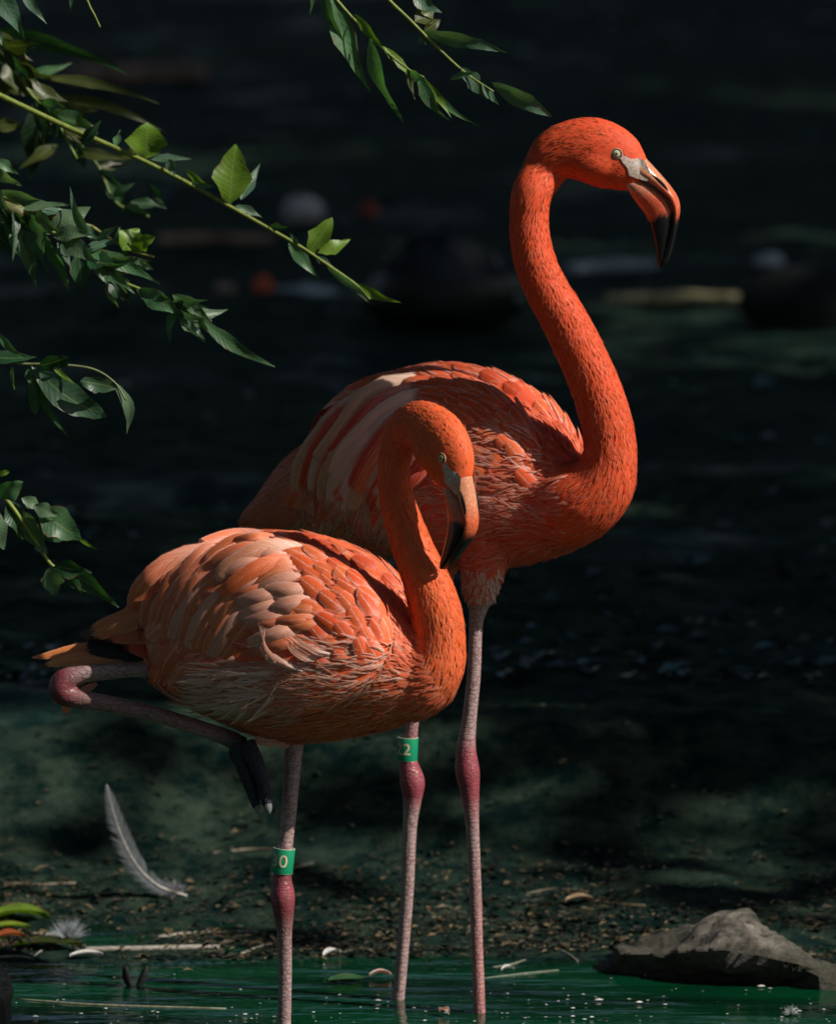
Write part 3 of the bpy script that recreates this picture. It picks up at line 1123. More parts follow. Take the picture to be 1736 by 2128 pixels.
def px_feather(bird, name, pts, W, col, alpha, lift=0.008, shape=3, face=None, dflt=-0.2, mat='feather', cols=4, nseg=11, over=None, tuck=True):
    out, last = [], dflt
    P3 = [surf(bird, a, b, lift, None if False else 99) for a, b in pts]
    known = [q[1] for q in P3 if q[1] != 99]
    for i, (a, b) in enumerate(pts):
        if over is not None:
            out.append(at(a, b, over[0] + (over[1] - over[0]) * i / (len(pts) - 1)))
        elif P3[i][1] == 99:
            out.append(at(a, b, last))
        else:
            hit = P3[i][0]
            if i == 0 and tuck:
                hit, _ = surf(bird, a, b, -0.006, 99)
            out.append(hit); last = hit.y
    if face is None:
        face = (bird.r * 0.8 + Vector((0, -0.5, 0.35))).normalized()
    return hand_feather(name, bird.root, out, W / S_PX, face, col, alpha, shape, nseg, cols, mat)


def wisps(bird, name, n, region, direc, L, W, cols, lift=(0.002, 0.010), spread=0.35, mat='plume', alpha=(0.3, 1.0)):
    g = MB()
    (x0, x1, y0, y1) = region
    for _ in range(n):
        px, py = random.uniform(x0, x1), random.uniform(y0, y1)
        q, Y = surf(bird, px, py, 0.0, 99)
        if Y == 99: continue
        if any((q - c_).length < r_ + 0.005 for lg in bird.legs for c_, r_ in lg if r_ < 0.021): continue
        hit = bird.bvh.find_nearest(q)
        nn = hit[1]
        base = Vector(direc)
        d0 = base + Vector((random.uniform(-1, 1), random.uniform(-0.5, 0.5), random.uniform(-1, 1))) * spread

        def fl(p_, n_, d0=d0):
            t = d0 - n_ * d0.dot(n_)
            return t.normalized() if t.length > 1e-5 else d0.normalized()
        c = mixc(cols[0], cols[1], random.random())
        bird.lay(g, q, nn, fl, random.uniform(*L), random.uniform(*W), 4, -0.001, random.uniform(*lift), c, random.uniform(*alpha), 2, 2, jitter=random.uniform(-0.2, 0.2), free=0.8)
    return tag(g.build(name, M[mat], bird.root), kind='stuff')


def leg_band(bird, c, axis_d, rad, h, text, ang, tsize):
    g = MB()
    ax_ = Vector(axis_d).normalized()
    sx = Vector((0, -1, 0)).cross(ax_); sx = (sx - ax_ * sx.dot(ax_)).normalized()
    if sx.x < 0: sx = -sx
    fy = ax_.cross(sx)
    if fy.y > 0: fy = -fy
    nr = 40
    prof = [(rad * 0.88, -h / 2), (rad * 0.985, -h / 2), (rad, -h / 2 + 0.0008), (rad, h / 2 - 0.0008), (rad * 0.985, h / 2), (rad * 0.88, h / 2)]
    vs, fs, cs = [], [], []
    for j in range(nr):
        a = 2 * math.pi * j / nr
        dr = sx * math.sin(a) + fy * math.cos(a)
        for (q, z) in prof:
            vs.append(c + dr * q + ax_ * z)
            cs.append((0.008, 0.235, 0.11, 1) if q > rad * 0.99 else (0.45, 0.55, 0.40, 1))
    m_ = len(prof)
    for j in range(nr):
        k = (j + 1) % nr
        for i in range(m_):
            i2 = (i + 1) % m_
            fs.append((j * m_ + i, k * m_ + i, k * m_ + i2, j * m_ + i2))
    g.add(vs, fs, None, cs)
    band = g.build('leg_band', M['band'], bird.root, smooth=True)
    band.data.set_sharp_from_angle(angle=R(40))
    adv = 0.0
    for q, ch in enumerate(text):
        cu = bpy.data.curves.new('digit', 'FONT')
        cu.body = ch; cu.size = tsize; cu.align_x = 'CENTER'; cu.align_y = 'CENTER'; cu.resolution_u = 6
        cu.offset = tsize * 0.012
        to = bpy.data.objects.new('digit', cu)
        COL.objects.link(to)
        me = bpy.data.meshes.new_from_object(to.evaluated_get(bpy.context.evaluated_depsgraph_get()))
        bpy.data.objects.remove(to); bpy.data.curves.remove(cu)
        bm = bmesh.new(); bm.from_mesh(me)
        bmesh.ops.triangulate(bm, faces=bm.faces[:])
        for _ in range(2):
            bmesh.ops.subdivide_edges(bm, edges=[e for e in bm.edges if e.calc_length() > tsize * 0.12], cuts=1)
            bmesh.ops.triangulate(bm, faces=bm.faces[:])
        a0 = ang + (q - (len(text) - 1) / 2) * tsize * 0.52 / rad
        g = MB()
        bm.verts.index_update()
        vs = []
        for v in bm.verts:
            a = a0 + v.co.x / rad
            vs.append(c + (sx * math.sin(a) + fy * math.cos(a)) * (rad + 0.0006) + ax_ * v.co.y)
        fs = [tuple(x.index for x in f_.verts) for f_ in bm.faces]
        bm.free(); bpy.data.meshes.remove(me)
        g.add(vs, fs, None, [(0.55, 0.46, 0.30, 1)] * len(vs))
        g.build('digit', M['digit'], band)
    return band


def toe_tube(g, pts, col, nr=12, n=18):
    arr = catmull([list(at(a, b, Y)) + [c / S_PX] for a, b, c, Y in pts], n)
    loft(g, [x[:3] for x in arr], [x[3] for x in arr], [x[3] for x in arr], (0, -1, 0), nr, col=col)


# ---- front bird
front['thigh'] = [[(560, 1420, 84, -0.17), (470, 1424, 66, -0.17), (390, 1416, 44, -0.17), (325, 1399, 24, -0.17)]]
F = make_flamingo(front)
TAN = (0.58, 0.20, 0.07); REDF = (0.50, 0.055, 0.018); BLK = (0.012, 0.011, 0.012); PALE = (0.72, 0.195, 0.085); PALE2 = (0.75, 0.34, 0.23)
fsd = Vector((-0.1, -0.9, 0.45))
px_feather(F, 'tail_feather', [(350, 1372), (200, 1350), (66, 1367)], 46, (0.74, 0.24, 0.07), 0.4, shape=1, face=fsd, over=(-0.10, -0.085))
px_feather(F, 'tail_feather', [(350, 1388), (190, 1368), (78, 1384)], 40, (0.72, 0.28, 0.11), 0.5, shape=1, face=fsd, over=(-0.11, -0.095))
px_feather(F, 'tail_feather', [(350, 1368), (230, 1345), (138, 1352)], 36, (0.68, 0.24, 0.08), 0.5, shape=1, face=fsd, over=(-0.105, -0.09))
px_feather(F, 'tail_feather', [(200, 1420), (150, 1450), (130, 1490)], 22, (0.70, 0.20, 0.09), 0.3, face=fsd, over=(-0.10, -0.10))
px_feather(F, 'tail_feather', [(180, 1410), (135, 1435), (108, 1466)], 18, (0.70, 0.20, 0.09), 0.3, face=fsd, over=(-0.09, -0.09))
px_feather(F, 'flight_feather', [(420, 1395), (290, 1352), (152, 1336)], 56, BLK, 0.0, face=fsd, over=(-0.16, -0.14))
px_feather(F, 'flight_feather', [(440, 1420), (330, 1385), (205, 1330)], 44, BLK, 0.0, face=fsd, over=(-0.17, -0.145))
px_feather(F, 'flight_feather', [(430, 1262), (320, 1270), (162, 1324)], 58, TAN, 0.25, face=fsd, over=(-0.19, -0.15))
px_feather(F, 'flight_feather', [(450, 1310), (340, 1312), (196, 1316)], 56, (0.52, 0.12, 0.04), 0.2, face=fsd, over=(-0.195, -0.155))
px_feather(F, 'flight_feather', [(460, 1345), (370, 1350), (238, 1326)], 64, REDF, 0.1, face=fsd, over=(-0.20, -0.16))
px_feather(F, 'flight_feather', [(480, 1375), (400, 1385), (285, 1358)], 60, REDF, 0.1, face=fsd, over=(-0.205, -0.17))
def tertials(bird, A, Bp, n, w, cols, dflt, lift0):
    for i in range(n):
        q = i / (n - 1)
        t = [(a_[0] + (b_[0] - a_[0]) * q + random.uniform(-8, 8), a_[1] + (b_[1] - a_[1]) * q + random.uniform(-8, 8)) for a_, b_ in zip(A, Bp)]
        t[-1] = (t[-1][0], t[-1][1] + random.uniform(-26, 10))
        c = cols[random.randrange(len(cols))]
        vv_ = random.uniform(0.88, 1.1)
        px_feather(bird, 'tertial_feather', t, random.uniform(*w), tuple(x * vv_ for x in c), random.uniform(0.3, 0.7), lift=lift0 + random.uniform(0, 0.005), dflt=dflt)


CORAL = (0.76, 0.20, 0.075)
tertials(F, [(500, 1128), (362, 1152), (292, 1228), (276, 1318)], [(590, 1215), (520, 1275), (474, 1340), (450, 1400)], 13, (36, 50), [PALE, PALE2, PALE, PALE2, CORAL], -0.2, 0.003)
tertials(F, [(540, 1105), (440, 1130), (362, 1190), (318, 1262)], [(640, 1200), (560, 1240), (500, 1290), (462, 1335)], 11, (30, 44), [PALE2, CORAL, PALE, CORAL], -0.2, 0.005)
tertials(F, [(600, 1128), (545, 1132), (478, 1162)], [(700, 1300), (640, 1296), (575, 1322)], 15, (28, 40), [CORAL, (0.78, 0.13, 0.035), PALE2, CORAL], -0.25, 0.006)
tertials(F, [(560, 1108), (490, 1118), (415, 1160)], [(650, 1330), (590, 1335), (520, 1370)], 13, (28, 40), [CORAL, PALE, PALE2], -0.25, 0.009)
px_feather(F, 'tertial_feather', [(640, 1160), (560, 1180), (500, 1215), (452, 1252)], 38, (0.80, 0.17, 0.05), 0.25, lift=0.016)
px_feather(F, 'tertial_feather', [(650, 1140), (560, 1150), (490, 1180), (450, 1215)], 44, (0.74, 0.30, 0.16), 0.7, lift=0.015)
# ruffled white plume in the flank
for k in range(15):
    q = k / 14
    px_feather(F, 'white_plume', [(650 - 60 * q, 1402 - 12 * q), (600 - 40 * q, 1378 - 10 * q), (562 - 14 * q, 1348 - 8 * q), (542 + 34 * q + random.uniform(-4, 4), 1300 + 22 * q + random.uniform(-5, 5))], random.uniform(7, 12), mixc((0.70, 0.46, 0.36), (0.68, 0.30, 0.19), random.random()), 0.5, lift=0.008 + 0.010 * random.random(), shape=2, mat='down', dflt=-0.27, cols=2)
for k in range(9):
    q = k / 8
    px_feather(F, 'white_plume', [(700 - 30 * q, 1362 + 14 * q), (664 - 30 * q, 1352 + 18 * q), (632 - 22 * q, 1334 + 22 * q), (604 + random.uniform(-8, 8) - 10 * q, 1312 + 26 * q)], random.uniform(5, 9), mixc((0.70, 0.46, 0.36), (0.70, 0.24, 0.13), random.random()), 0.5, lift=0.008 + 0.006 * random.random(), shape=2, mat='down', dflt=-0.27, cols=2)
LEFTDN = (-1.0, 0, -0.25)
wisps(F, 'flank_plumes', 420, (475, 660, 1370, 1500), LEFTDN, (0.05, 0.085), (0.007, 0.014), ((0.64, 0.19, 0.10), (0.72, 0.40, 0.30)))
wisps(F, 'fluffy_plumes', 150, (440, 600, 1385, 1480), (-1.0, -0.1, -0.35), (0.055, 0.10), (0.008, 0.018), ((0.70, 0.36, 0.26), (0.76, 0.54, 0.46)), lift=(0.006, 0.026), spread=0.45)
wisps(F, 'belly_plumes', 300, (560, 850, 1420, 1535), (-1, 0, 0.05), (0.035, 0.06), (0.006, 0.012), ((0.74, 0.14, 0.045), (0.70, 0.30, 0.19)))
wisps(F, 'chest_plumes', 260, (640, 850, 1330, 1470), (-1, 0, 0.15), (0.03, 0.05), (0.005, 0.010), ((0.74, 0.26, 0.14), (0.80, 0.52, 0.42)))
wisps(F, 'rump_plumes', 200, (430, 540, 1400, 1460), (-1, 0, -0.1), (0.04, 0.07), (0.007, 0.013), ((0.62, 0.28, 0.17), (0.66, 0.40, 0.30)))
g = MB()
for k in range(70):
    a = random.uniform(545, 640)
    p0 = at(a, 1500 + random.uniform(0, 25), -0.165); p1 = at(a - random.uniform(5, 28), 1545 + random.uniform(-5, 18) * (1 - abs(a - 590) / 90), -0.175)
    c = [p0, p0.lerp(p1, 0.5) + Vector((0, -0.004, 0)), p1]
    d = (p1 - p0).normalized(); nn = Vector((0, -1, 0.1)); nn = (nn - d * nn.dot(d)).normalized()
    vane(g, c, [nn] * 3, [d] * 3, 0.014, mixc((0.66, 0.33, 0.22), (0.72, 0.44, 0.34), random.random()), 0.4, 1, 2)
tag(g.build('thigh_plumes', M['plume'], F.root), kind='stuff')
leg_band(F, at(587, 1788, -0.16), (at(591, 1760, -0.16) - at(585, 1816, -0.16)), 23.5 / S_PX, 52 / S_PX, '30', R(-19), 0.027)
# hanging black foot of the lifted leg
g = MB()
FB_ = (0.040, 0.042, 0.055, 1)
toes = [[(497, 1543, 20, -0.266), (504, 1585, 17, -0.270), (520, 1635, 13, -0.272), (533, 1676, 9, -0.270)],
        [(512, 1546, 19, -0.270), (530, 1582, 17, -0.282), (547, 1630, 14, -0.284), (555, 1672, 11, -0.282)],
        [(512, 1546, 15, -0.25), (528, 1590, 13, -0.25), (540, 1632, 10, -0.252), (547, 1660, 8, -0.252)],
        [(488, 1552, 11, -0.262), (484, 1568, 9, -0.266), (487, 1584, 5, -0.268)]]
toes = [[(x, y, c, Y + 0.085) for x, y, c, Y in t] for t in toes]
for t in toes:
    toe_tube(g, t, FB_)
for (a, b) in ((0, 1), (1, 2)):      # web folded between the toes
    q1 = [at(x, y, Y) for x, y, _, Y in toes[a][:4]]; q2 = [at(x, y, Y) for x, y, _, Y in toes[b][:4]]
    q1 = [Vector(x) for x in catmull([list(v) for v in q1], 9)][:7]; q2 = [Vector(x) for x in catmull([list(v) for v in q2], 9)][:7]
    vs = []
    for u_, v_ in zip(q1, q2):
        vs += [u_, u_.lerp(v_, 0.5) + Vector((0, 0.012, 0)), v_]
    g.add(vs, [(i * 3 + j, i * 3 + j + 1, i * 3 + j + 4, i * 3 + j + 3) for i in range(6) for j in range(2)], None, [FB_] * len(vs))
foot = g.build('foot', attr_material('foot_skin', 0.75, 0.2, 330, 0.7, 0.9, 0.003), F.root)
for t, e in ((toes[0], (541, 1693)), (toes[1], (559, 1692)), (toes[2], (549, 1674))):
    g = MB()
    x, y, c, Y = t[-1]
    toe_tube(g, [(x, y - 3, c * 0.9, Y - 0.001), ((x + e[0]) / 2, (y + e[1]) / 2, c * 0.75, Y - 0.003), (e[0], e[1], 2.5, Y - 0.002)], (0.17, 0.18, 0.175, 1), 10, 8)
    g.build('claw', M['claw'], foot)

# ---- back bird
K = make_flamingo(back)
ksd = Vector((-0.45, -0.8, 0.4))
px_feather(K, 'tail_feather', [(680, 1010), (590, 1040), (508, 1090)], 64, (0.42, 0.17, 0.06), 0.2, face=ksd, over=(0.34, 0.42))
px_feather(K, 'tail_feather', [(680, 1040), (600, 1075), (520, 1120)], 60, (0.45, 0.12, 0.04), 0.2, face=ksd, over=(0.33, 0.41))
px_feather(K, 'flight_feather', [(700, 1070), (640, 1100), (560, 1140)], 60, BLK, 0, face=ksd, over=(0.31, 0.38))
TANP = (0.66, 0.38, 0.23)
PALEK = (0.76, 0.50, 0.40)  # tertial tones lightened to make up for the shade on this side
tertials(K, [(842, 780), (726, 850), (650, 938), (622, 1050)], [(960, 880), (880, 965), (815, 1055), (790, 1130)], 15, (34, 50), [TANP, PALEK, TANP, (0.62, 0.065, 0.020), PALEK], 0.25, 0.007)
tertials(K, [(905, 768), (790, 822), (705, 905), (655, 1000)], [(985, 860), (910, 930), (850, 1010), (815, 1080)], 10, (30, 44), [CORAL, (0.66, 0.07, 0.022), PALEK, TANP], 0.25, 0.010)
wisps(K, 'flank_plumes', 380, (625, 900, 950, 1160), (-0.55, 0, -0.8), (0.05, 0.10), (0.006, 0.012), ((0.50, 0.34, 0.22), (0.60, 0.42, 0.30)), spread=0.18)
wisps(K, 'belly_plumes', 420, (900, 1190, 960, 1180), (-1, 0, -0.05), (0.035, 0.06), (0.006, 0.012), ((0.72, 0.12, 0.045), (0.68, 0.28, 0.19)))
wisps(K, 'chest_plumes', 300, (960, 1150, 880, 1110), (-1, 0, 0.15), (0.03, 0.05), (0.005, 0.010), ((0.74, 0.22, 0.12), (0.80, 0.50, 0.42)))
wisps(K, 'thigh_plumes', 260, (955, 1040, 1180, 1252), (0.0, 0, -1), (0.012, 0.022), (0.005, 0.010), ((0.70, 0.44, 0.36), (0.76, 0.58, 0.50)))
leg_band(K, at(846, 1556, 0.26), (at(849, 1530, 0.26) - at(847, 1582, 0.26)), 22.5 / S_PX, 50 / S_PX, '22', R(-26), 0.025)


# ------------------------------------------------------------------ leafy tree at the left
def leaf(mb_, p0, p1, W, col, bend=0.0, roll=0.0, cup=0.25, nseg=9, ragged=0.0, tip=0.35, wide=0.4):
    p0, p1 = Vector(p0), Vector(p1)
    d = p1 - p0
    L = d.length
    side0 = Vector((0, -1, 0)).cross(d)
    if side0.length < 1e-6: side0 = Vector((1, 0, 0))
    side0.normalize()
    cen = [p0.lerp(p1, i / nseg) + side0 * (bend * L * math.sin(math.pi * i / nseg)) + Vector((0, -1, 0)) * (0.10 * L * math.sin(math.pi * i / nseg) * math.sin(roll * 2 + 1)) for i in range(nseg + 1)]
    vs, uv, cs = [], [], []
    seed = random.random() * 50
    for i in range(nseg + 1):
        t = i / nseg
        tg = (cen[min(i + 1, nseg)] - cen[max(i - 1, 0)]).normalized()
        s = Vector((0, -1, 0)).cross(tg)
        s = (s - tg * s.dot(tg)).normalized()
        nn = tg.cross(s)
        rl = roll + 0.35 * math.sin(t * 3 + seed)
        s2 = s * math.cos(rl) + nn * math.sin(rl)
        n2 = tg.cross(s2)
        w = (min(1, t / wide) ** 0.65) * (1.0 if t < wide else max(0.0, 1 - (t - wide) / (1 - wide)) ** (0.75 + tip))
        w = max(w, 0.03)
        for a in (-1, -0.5, 0, 0.5, 1):
            rg = 1.0
            if ragged and abs(a) == 1:
                rg = 1 - ragged * max(0.0, noise.noise(Vector((t * 7 + seed, a * 3, seed)))) * 1.6
            vs.append(cen[i] + s2 * (a * W * 0.5 * w * rg) + n2 * (abs(a) * cup * W * 0.5 * w) + n2 * (0.05 * W * math.sin(t * 11 + a * 2 + seed) * abs(a)))
            uv.append((0.5 + 0.5 * a, t)); cs.append((*col, 1))
    fs = []
    for i in range(nseg):
        for j in range(4):
            k = i * 5 + j
            fs.append((k, k + 1, k + 6, k + 5))
    mb_.add(vs, fs, uv, cs)


def tube(g, pts, r0, r1, col, nr=8, n=None):
    n = n or 6 * len(pts)
    arr = catmull([list(p) for p in pts], n)
    loft(g, arr, [r0 + (r1 - r0) * i / (n - 1) for i in range(n)], [r0 + (r1 - r0) * i / (n - 1) for i in range(n)], (0.1, -1, 0.2), nr, col=col)


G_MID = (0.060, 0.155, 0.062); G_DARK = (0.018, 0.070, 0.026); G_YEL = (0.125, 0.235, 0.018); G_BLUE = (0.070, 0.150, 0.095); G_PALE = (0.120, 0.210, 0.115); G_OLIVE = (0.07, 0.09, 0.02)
TX, TY = -2.1, 1.5
TBASE = Vector((TX, TY, ground_h(TX, TY) - 0.05))
tree = empty('leaning_tree', TBASE)
tag(tree, 'leafy green branches of a tree hanging in beside the flamingos', 'tree')
g = MB()
trunk_pts = [TBASE, TBASE + Vector((0.03, -0.05, 0.6)), TBASE + Vector((0.0, -0.15, 1.3)), TBASE + Vector((0.10, -0.25, 2.2)), TBASE + Vector((0.05, -0.3, 3.4)), TBASE + Vector((0.2, -0.35, 4.6))]
tube(g, trunk_pts, 0.13, 0.05, (0.10, 0.075, 0.05, 1), 14, 40)
g.build('trunk', M['bark'], tree)


def trunk_at(z):
    for a, b in zip(trunk_pts, trunk_pts[1:]):
        if a.z <= z <= b.z:
            return a.lerp(b, (z - a.z) / (b.z - a.z))
    return trunk_pts[-1]


STEMC = (0.16, 0.20, 0.03, 1)


def branch(stem_px, Y0, Y1, r0, r1, leaves, zt, via=None, stemc=STEMC, extra=0, ecols=None):
    n = len(stem_px)
    pts = [at(a, b, Y0 + (Y1 - Y0) * i / (n - 1)) for i, (a, b) in enumerate(stem_px)]
    g = MB()
    tube(g, pts, r0 / S_PX, r1 / S_PX, stemc, 8)
    st = pts[0]
    t0 = trunk_at(zt)
    midp = [Vector(v) for v in via] if via else [t0.lerp(st, 0.5) + Vector((0, 0, 0.10))]
    tube(g, [t0] + midp + [st.lerp(pts[1], 0.02)], 0.022, r0 / S_PX, (0.11, 0.11, 0.04, 1), 8)
    br = g.build('branch', M['stem'], tree)
    for lf in leaves:
        (x0, y0, x1, y1, w, col) = lf[:6]
        kw = lf[6] if len(lf) > 6 else {}
        kw = dict(kw)
        dy = kw.pop('dy', random.uniform(-0.03, 0.03))
        # leaf root at the depth of the nearest point of the stem
        best = min(range(n), key=lambda i: (stem_px[i][0] - x0) ** 2 + (stem_px[i][1] - y0) ** 2)
        Y = Y0 + (Y1 - Y0) * best / (n - 1)
        kw.setdefault('ragged', 0.22); kw.setdefault('bend', random.uniform(-0.06, 0.06)); kw.setdefault('roll', random.uniform(-0.6, 0.6))
        v = random.uniform(0.8, 1.2)
        g = MB()
        leaf(g, at(x0, y0, Y), at(x1, y1, Y + dy), w / S_PX, tuple(c * v for c in col), **kw)
        g.build('leaf', M['leaf'], br)
    for k in range(extra):
        i = random.random() * (n - 1.5)
        j = int(i)
        x0 = stem_px[j][0] + (stem_px[j + 1][0] - stem_px[j][0]) * (i - j); y0 = stem_px[j][1] + (stem_px[j + 1][1] - stem_px[j][1]) * (i - j)
        a = random.choice((random.gauss(0.25, 0.35), random.gauss(1.15, 0.35), random.gauss(0.6, 0.3)))
        ln = random.uniform(55, 135) * (1 - 0.4 * i / n)
        g = MB()
        Y = Y0 + (Y1 - Y0) * i / (n - 1)
        v = random.uniform(0.7, 1.2)
        leaf(g, at(x0, y0, Y), at(x0 + ln * math.cos(a), y0 + ln * math.sin(a), Y + random.uniform(-0.05, 0.05)), random.uniform(24, 60) / S_PX, tuple(c * v for c in random.choice(ecols)), bend=random.uniform(-0.08, 0.08), roll=random.uniform(-0.9, 0.9), ragged=0.3)
        g.build('leaf', M['leaf'], br)
    return br


BRO = dict(tip=0.0, wide=0.45, cup=0.12)
branch([(-60, 170), (120, 255), (200, 290), (290, 330), (380, 375), (470, 425), (550, 470), (620, 510), (680, 550), (740, 592), (768, 622)], 0.42, 0.36, 6.5, 2.5, [
    (300, 328, 306, 254, 96, G_YEL, dict(BRO, roll=0.2)), (310, 330, 398, 330, 26, G_BLUE), (350, 330, 362, 366, 30, G_BLUE), (385, 352, 438, 386, 18, G_YEL), (395, 378, 452, 388, 16, G_BLUE),
    (478, 424, 490, 300, 94, G_YEL, dict(BRO, roll=0.15)), (488, 428, 545, 452, 26, G_BLUE, dict(ragged=0.6)), (500, 415, 540, 340, 30, G_BLUE, dict(dy=0.05)), (560, 468, 602, 470, 22, G_DARK, dict(ragged=0.5)),
    (640, 528, 690, 452, 58, G_YEL, dict(BRO, ragged=0.5)), (660, 525, 727, 497, 34, G_YEL, dict(BRO, ragged=0.6)), (600, 505, 664, 580, 34, G_MID), (655, 535, 692, 556, 20, G_BLUE), (676, 552, 773, 634, 24, G_BLUE, dict(bend=0.04)),
    (745, 590, 832, 628, 24, G_YEL, dict(bend=-0.06, ragged=0.3)), (170, 300, 210, 250, 30, G_DARK), (240, 305, 250, 270, 20, G_MID), (140, 262, 230, 300, 26, G_OLIVE), (620, 510, 600, 480, 14, G_MID)], 2.1)
branch([(-60, 372), (20, 415), (60, 445), (120, 490), (170, 530), (230, 575), (300, 605), (380, 650), (430, 668)], 0.30, 0.26, 6, 2.5, [
    (-5, 430, 74, 598, 62, G_MID, dict(bend=0.08)), (82, 478, 146, 610, 40, G_MID, dict(bend=0.05)), (0, 395, 120, 432, 36, G_PALE), (30, 430, 150, 425, 34, G_PALE), (60, 440, 130, 480, 46, G_PALE), (95, 485, 188, 430, 56, G_PALE, BRO), (110, 490, 192, 488, 44, G_PALE),
    (190, 500, 145, 388, 26, G_BLUE), (160, 470, 205, 500, 30, G_BLUE), (165, 520, 332, 590, 42, G_MID), (190, 550, 280, 610, 34, G_MID), (225, 575, 246, 640, 34, G_PALE, dict(ragged=0.4)), (240, 590, 270, 625, 26, G_PALE),
    (255, 520, 290, 476, 60, G_YEL, dict(BRO, dy=0.02)), (230, 535, 318, 540, 32, G_PALE), (170, 525, 250, 500, 30, G_BLUE), (285, 600, 384, 655, 48, G_MID), (372, 640, 354, 712, 32, G_MID, dict(ragged=0.3, bend=-0.12)), (358, 612, 440, 668, 38, G_MID, dict(ragged=0.3)),
    (410, 656, 571, 762, 34, G_MID, dict(bend=-0.05, tip=0.2)), (-20, 470, 40, 520, 60, G_DARK), (10, 440, 70, 480, 50, G_DARK), (120, 500, 150, 560, 30, G_BLUE), (-10, 350, 45, 385, 40, G_PALE), (-10, 330, 38, 362, 30, G_MID), (200, 500, 245, 470, 26, G_BLUE), (290, 540, 320, 560, 20, G_PALE)], 1.75, extra=30, ecols=[G_MID, G_PALE, G_BLUE, G_DARK])
branch([(190, 470), (235, 500), (275, 522), (320, 534)], 0.30, 0.28, 4, 2.5, [(275, 520, 322, 492, 44, G_YEL, BRO), (258, 515, 262, 560, 20, G_PALE), (240, 500, 250, 470, 14, G_PALE)], 1.75,
       via=[trunk_at(1.75).lerp(at(-60, 400, 0.32), 0.5), at(-60, 400, 0.33), at(60, 440, 0.32)], stemc=(0.24, 0.25, 0.06, 1))
# soft leaves further back
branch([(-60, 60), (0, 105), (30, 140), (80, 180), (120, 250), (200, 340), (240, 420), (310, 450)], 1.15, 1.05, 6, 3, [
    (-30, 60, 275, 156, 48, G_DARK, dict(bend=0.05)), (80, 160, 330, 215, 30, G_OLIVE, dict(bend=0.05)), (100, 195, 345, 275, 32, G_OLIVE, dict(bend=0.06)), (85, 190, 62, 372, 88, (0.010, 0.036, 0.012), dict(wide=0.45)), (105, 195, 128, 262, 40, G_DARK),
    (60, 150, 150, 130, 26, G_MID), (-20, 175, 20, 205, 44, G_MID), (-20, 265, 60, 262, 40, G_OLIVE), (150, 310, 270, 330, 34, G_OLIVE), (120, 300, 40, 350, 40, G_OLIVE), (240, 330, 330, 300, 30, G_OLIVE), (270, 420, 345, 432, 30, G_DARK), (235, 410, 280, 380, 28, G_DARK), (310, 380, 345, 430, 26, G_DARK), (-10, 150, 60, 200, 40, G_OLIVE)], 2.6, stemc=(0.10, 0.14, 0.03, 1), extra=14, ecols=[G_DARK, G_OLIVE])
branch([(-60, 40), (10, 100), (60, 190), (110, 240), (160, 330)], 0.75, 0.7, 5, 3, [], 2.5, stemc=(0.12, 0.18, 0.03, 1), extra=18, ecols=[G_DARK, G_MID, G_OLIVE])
# leaves at the top left corner
branch([(-60, -80), (20, -50), (60, -30), (160, -20), (190, 20), (208, 56)], 0.1, 0.1, 4, 2, [
    (-30, -40, 52, 82, 56, G_BLUE, dict(bend=0.05)), (40, -30, 98, 50, 26, G_BLUE), (-15, 50, 8, 100, 18, G_BLUE), (150, -20, 146, 24, 12, G_MID)], 2.9)
# sprays at the top
TOPV = lambda q: [Vector((-1.2, 0.9, 2.6)), Vector((-0.5, 0.5, 2.35)), q + Vector((-0.12, 0.08, 0.25))]
q = at(640, -60, 0.05)
branch([(640, -60), (690, -10), (735, 40), (800, 105), (850, 145), (880, 160)], 0.05, 0.0, 4, 2, [
    (655, -30, 643, 32, 18, G_MID), (668, -30, 716, 92, 34, G_MID, dict(bend=-0.04)), (690, -15, 769, 190, 58, G_MID, dict(bend=-0.05)), (768, 74, 838, 253, 50, G_MID, dict(bend=-0.06)), (735, 28, 800, 104, 24, G_YEL), (795, 95, 872, 172, 26, G_YEL), (845, 142, 862, 206, 22, G_OLIVE, dict(ragged=0.6)),
    (868, 152, 932, 250, 32, G_MID, dict(bend=-0.08)), (880, 165, 938, 246, 20, G_YEL), (880, 158, 996, 262, 18, G_MID, dict(bend=-0.08)), (850, 150, 880, 172, 30, G_MID)], 4.0, via=TOPV(q))
q = at(770, -70, 0.12)
branch([(770, -70), (800, -10), (850, 40), (905, 95), (965, 150), (1025, 190)], 0.12, 0.08, 4.5, 2, [
    (875, 65, 1053, 110, 46, G_BLUE, dict(bend=0.03)), (862, 45, 905, 15, 50, G_OLIVE, dict(ragged=0.4)), (850, -20, 918, 26, 40, G_BLUE), (880, 65, 915, 40, 40, G_OLIVE), (935, 165, 986, 152, 18, G_MID), (958, 140, 1012, 206, 42, G_BLUE, dict(ragged=0.5)), (1000, 175, 1036, 218, 22, G_BLUE),
    (1020, 170, 1146, 243, 52, G_BLUE, dict(bend=0.02, wide=0.5)), (870, 75, 885, 92, 20, G_BLUE), (820, -30, 880, -5, 30, G_BLUE)], 4.0, via=TOPV(q))
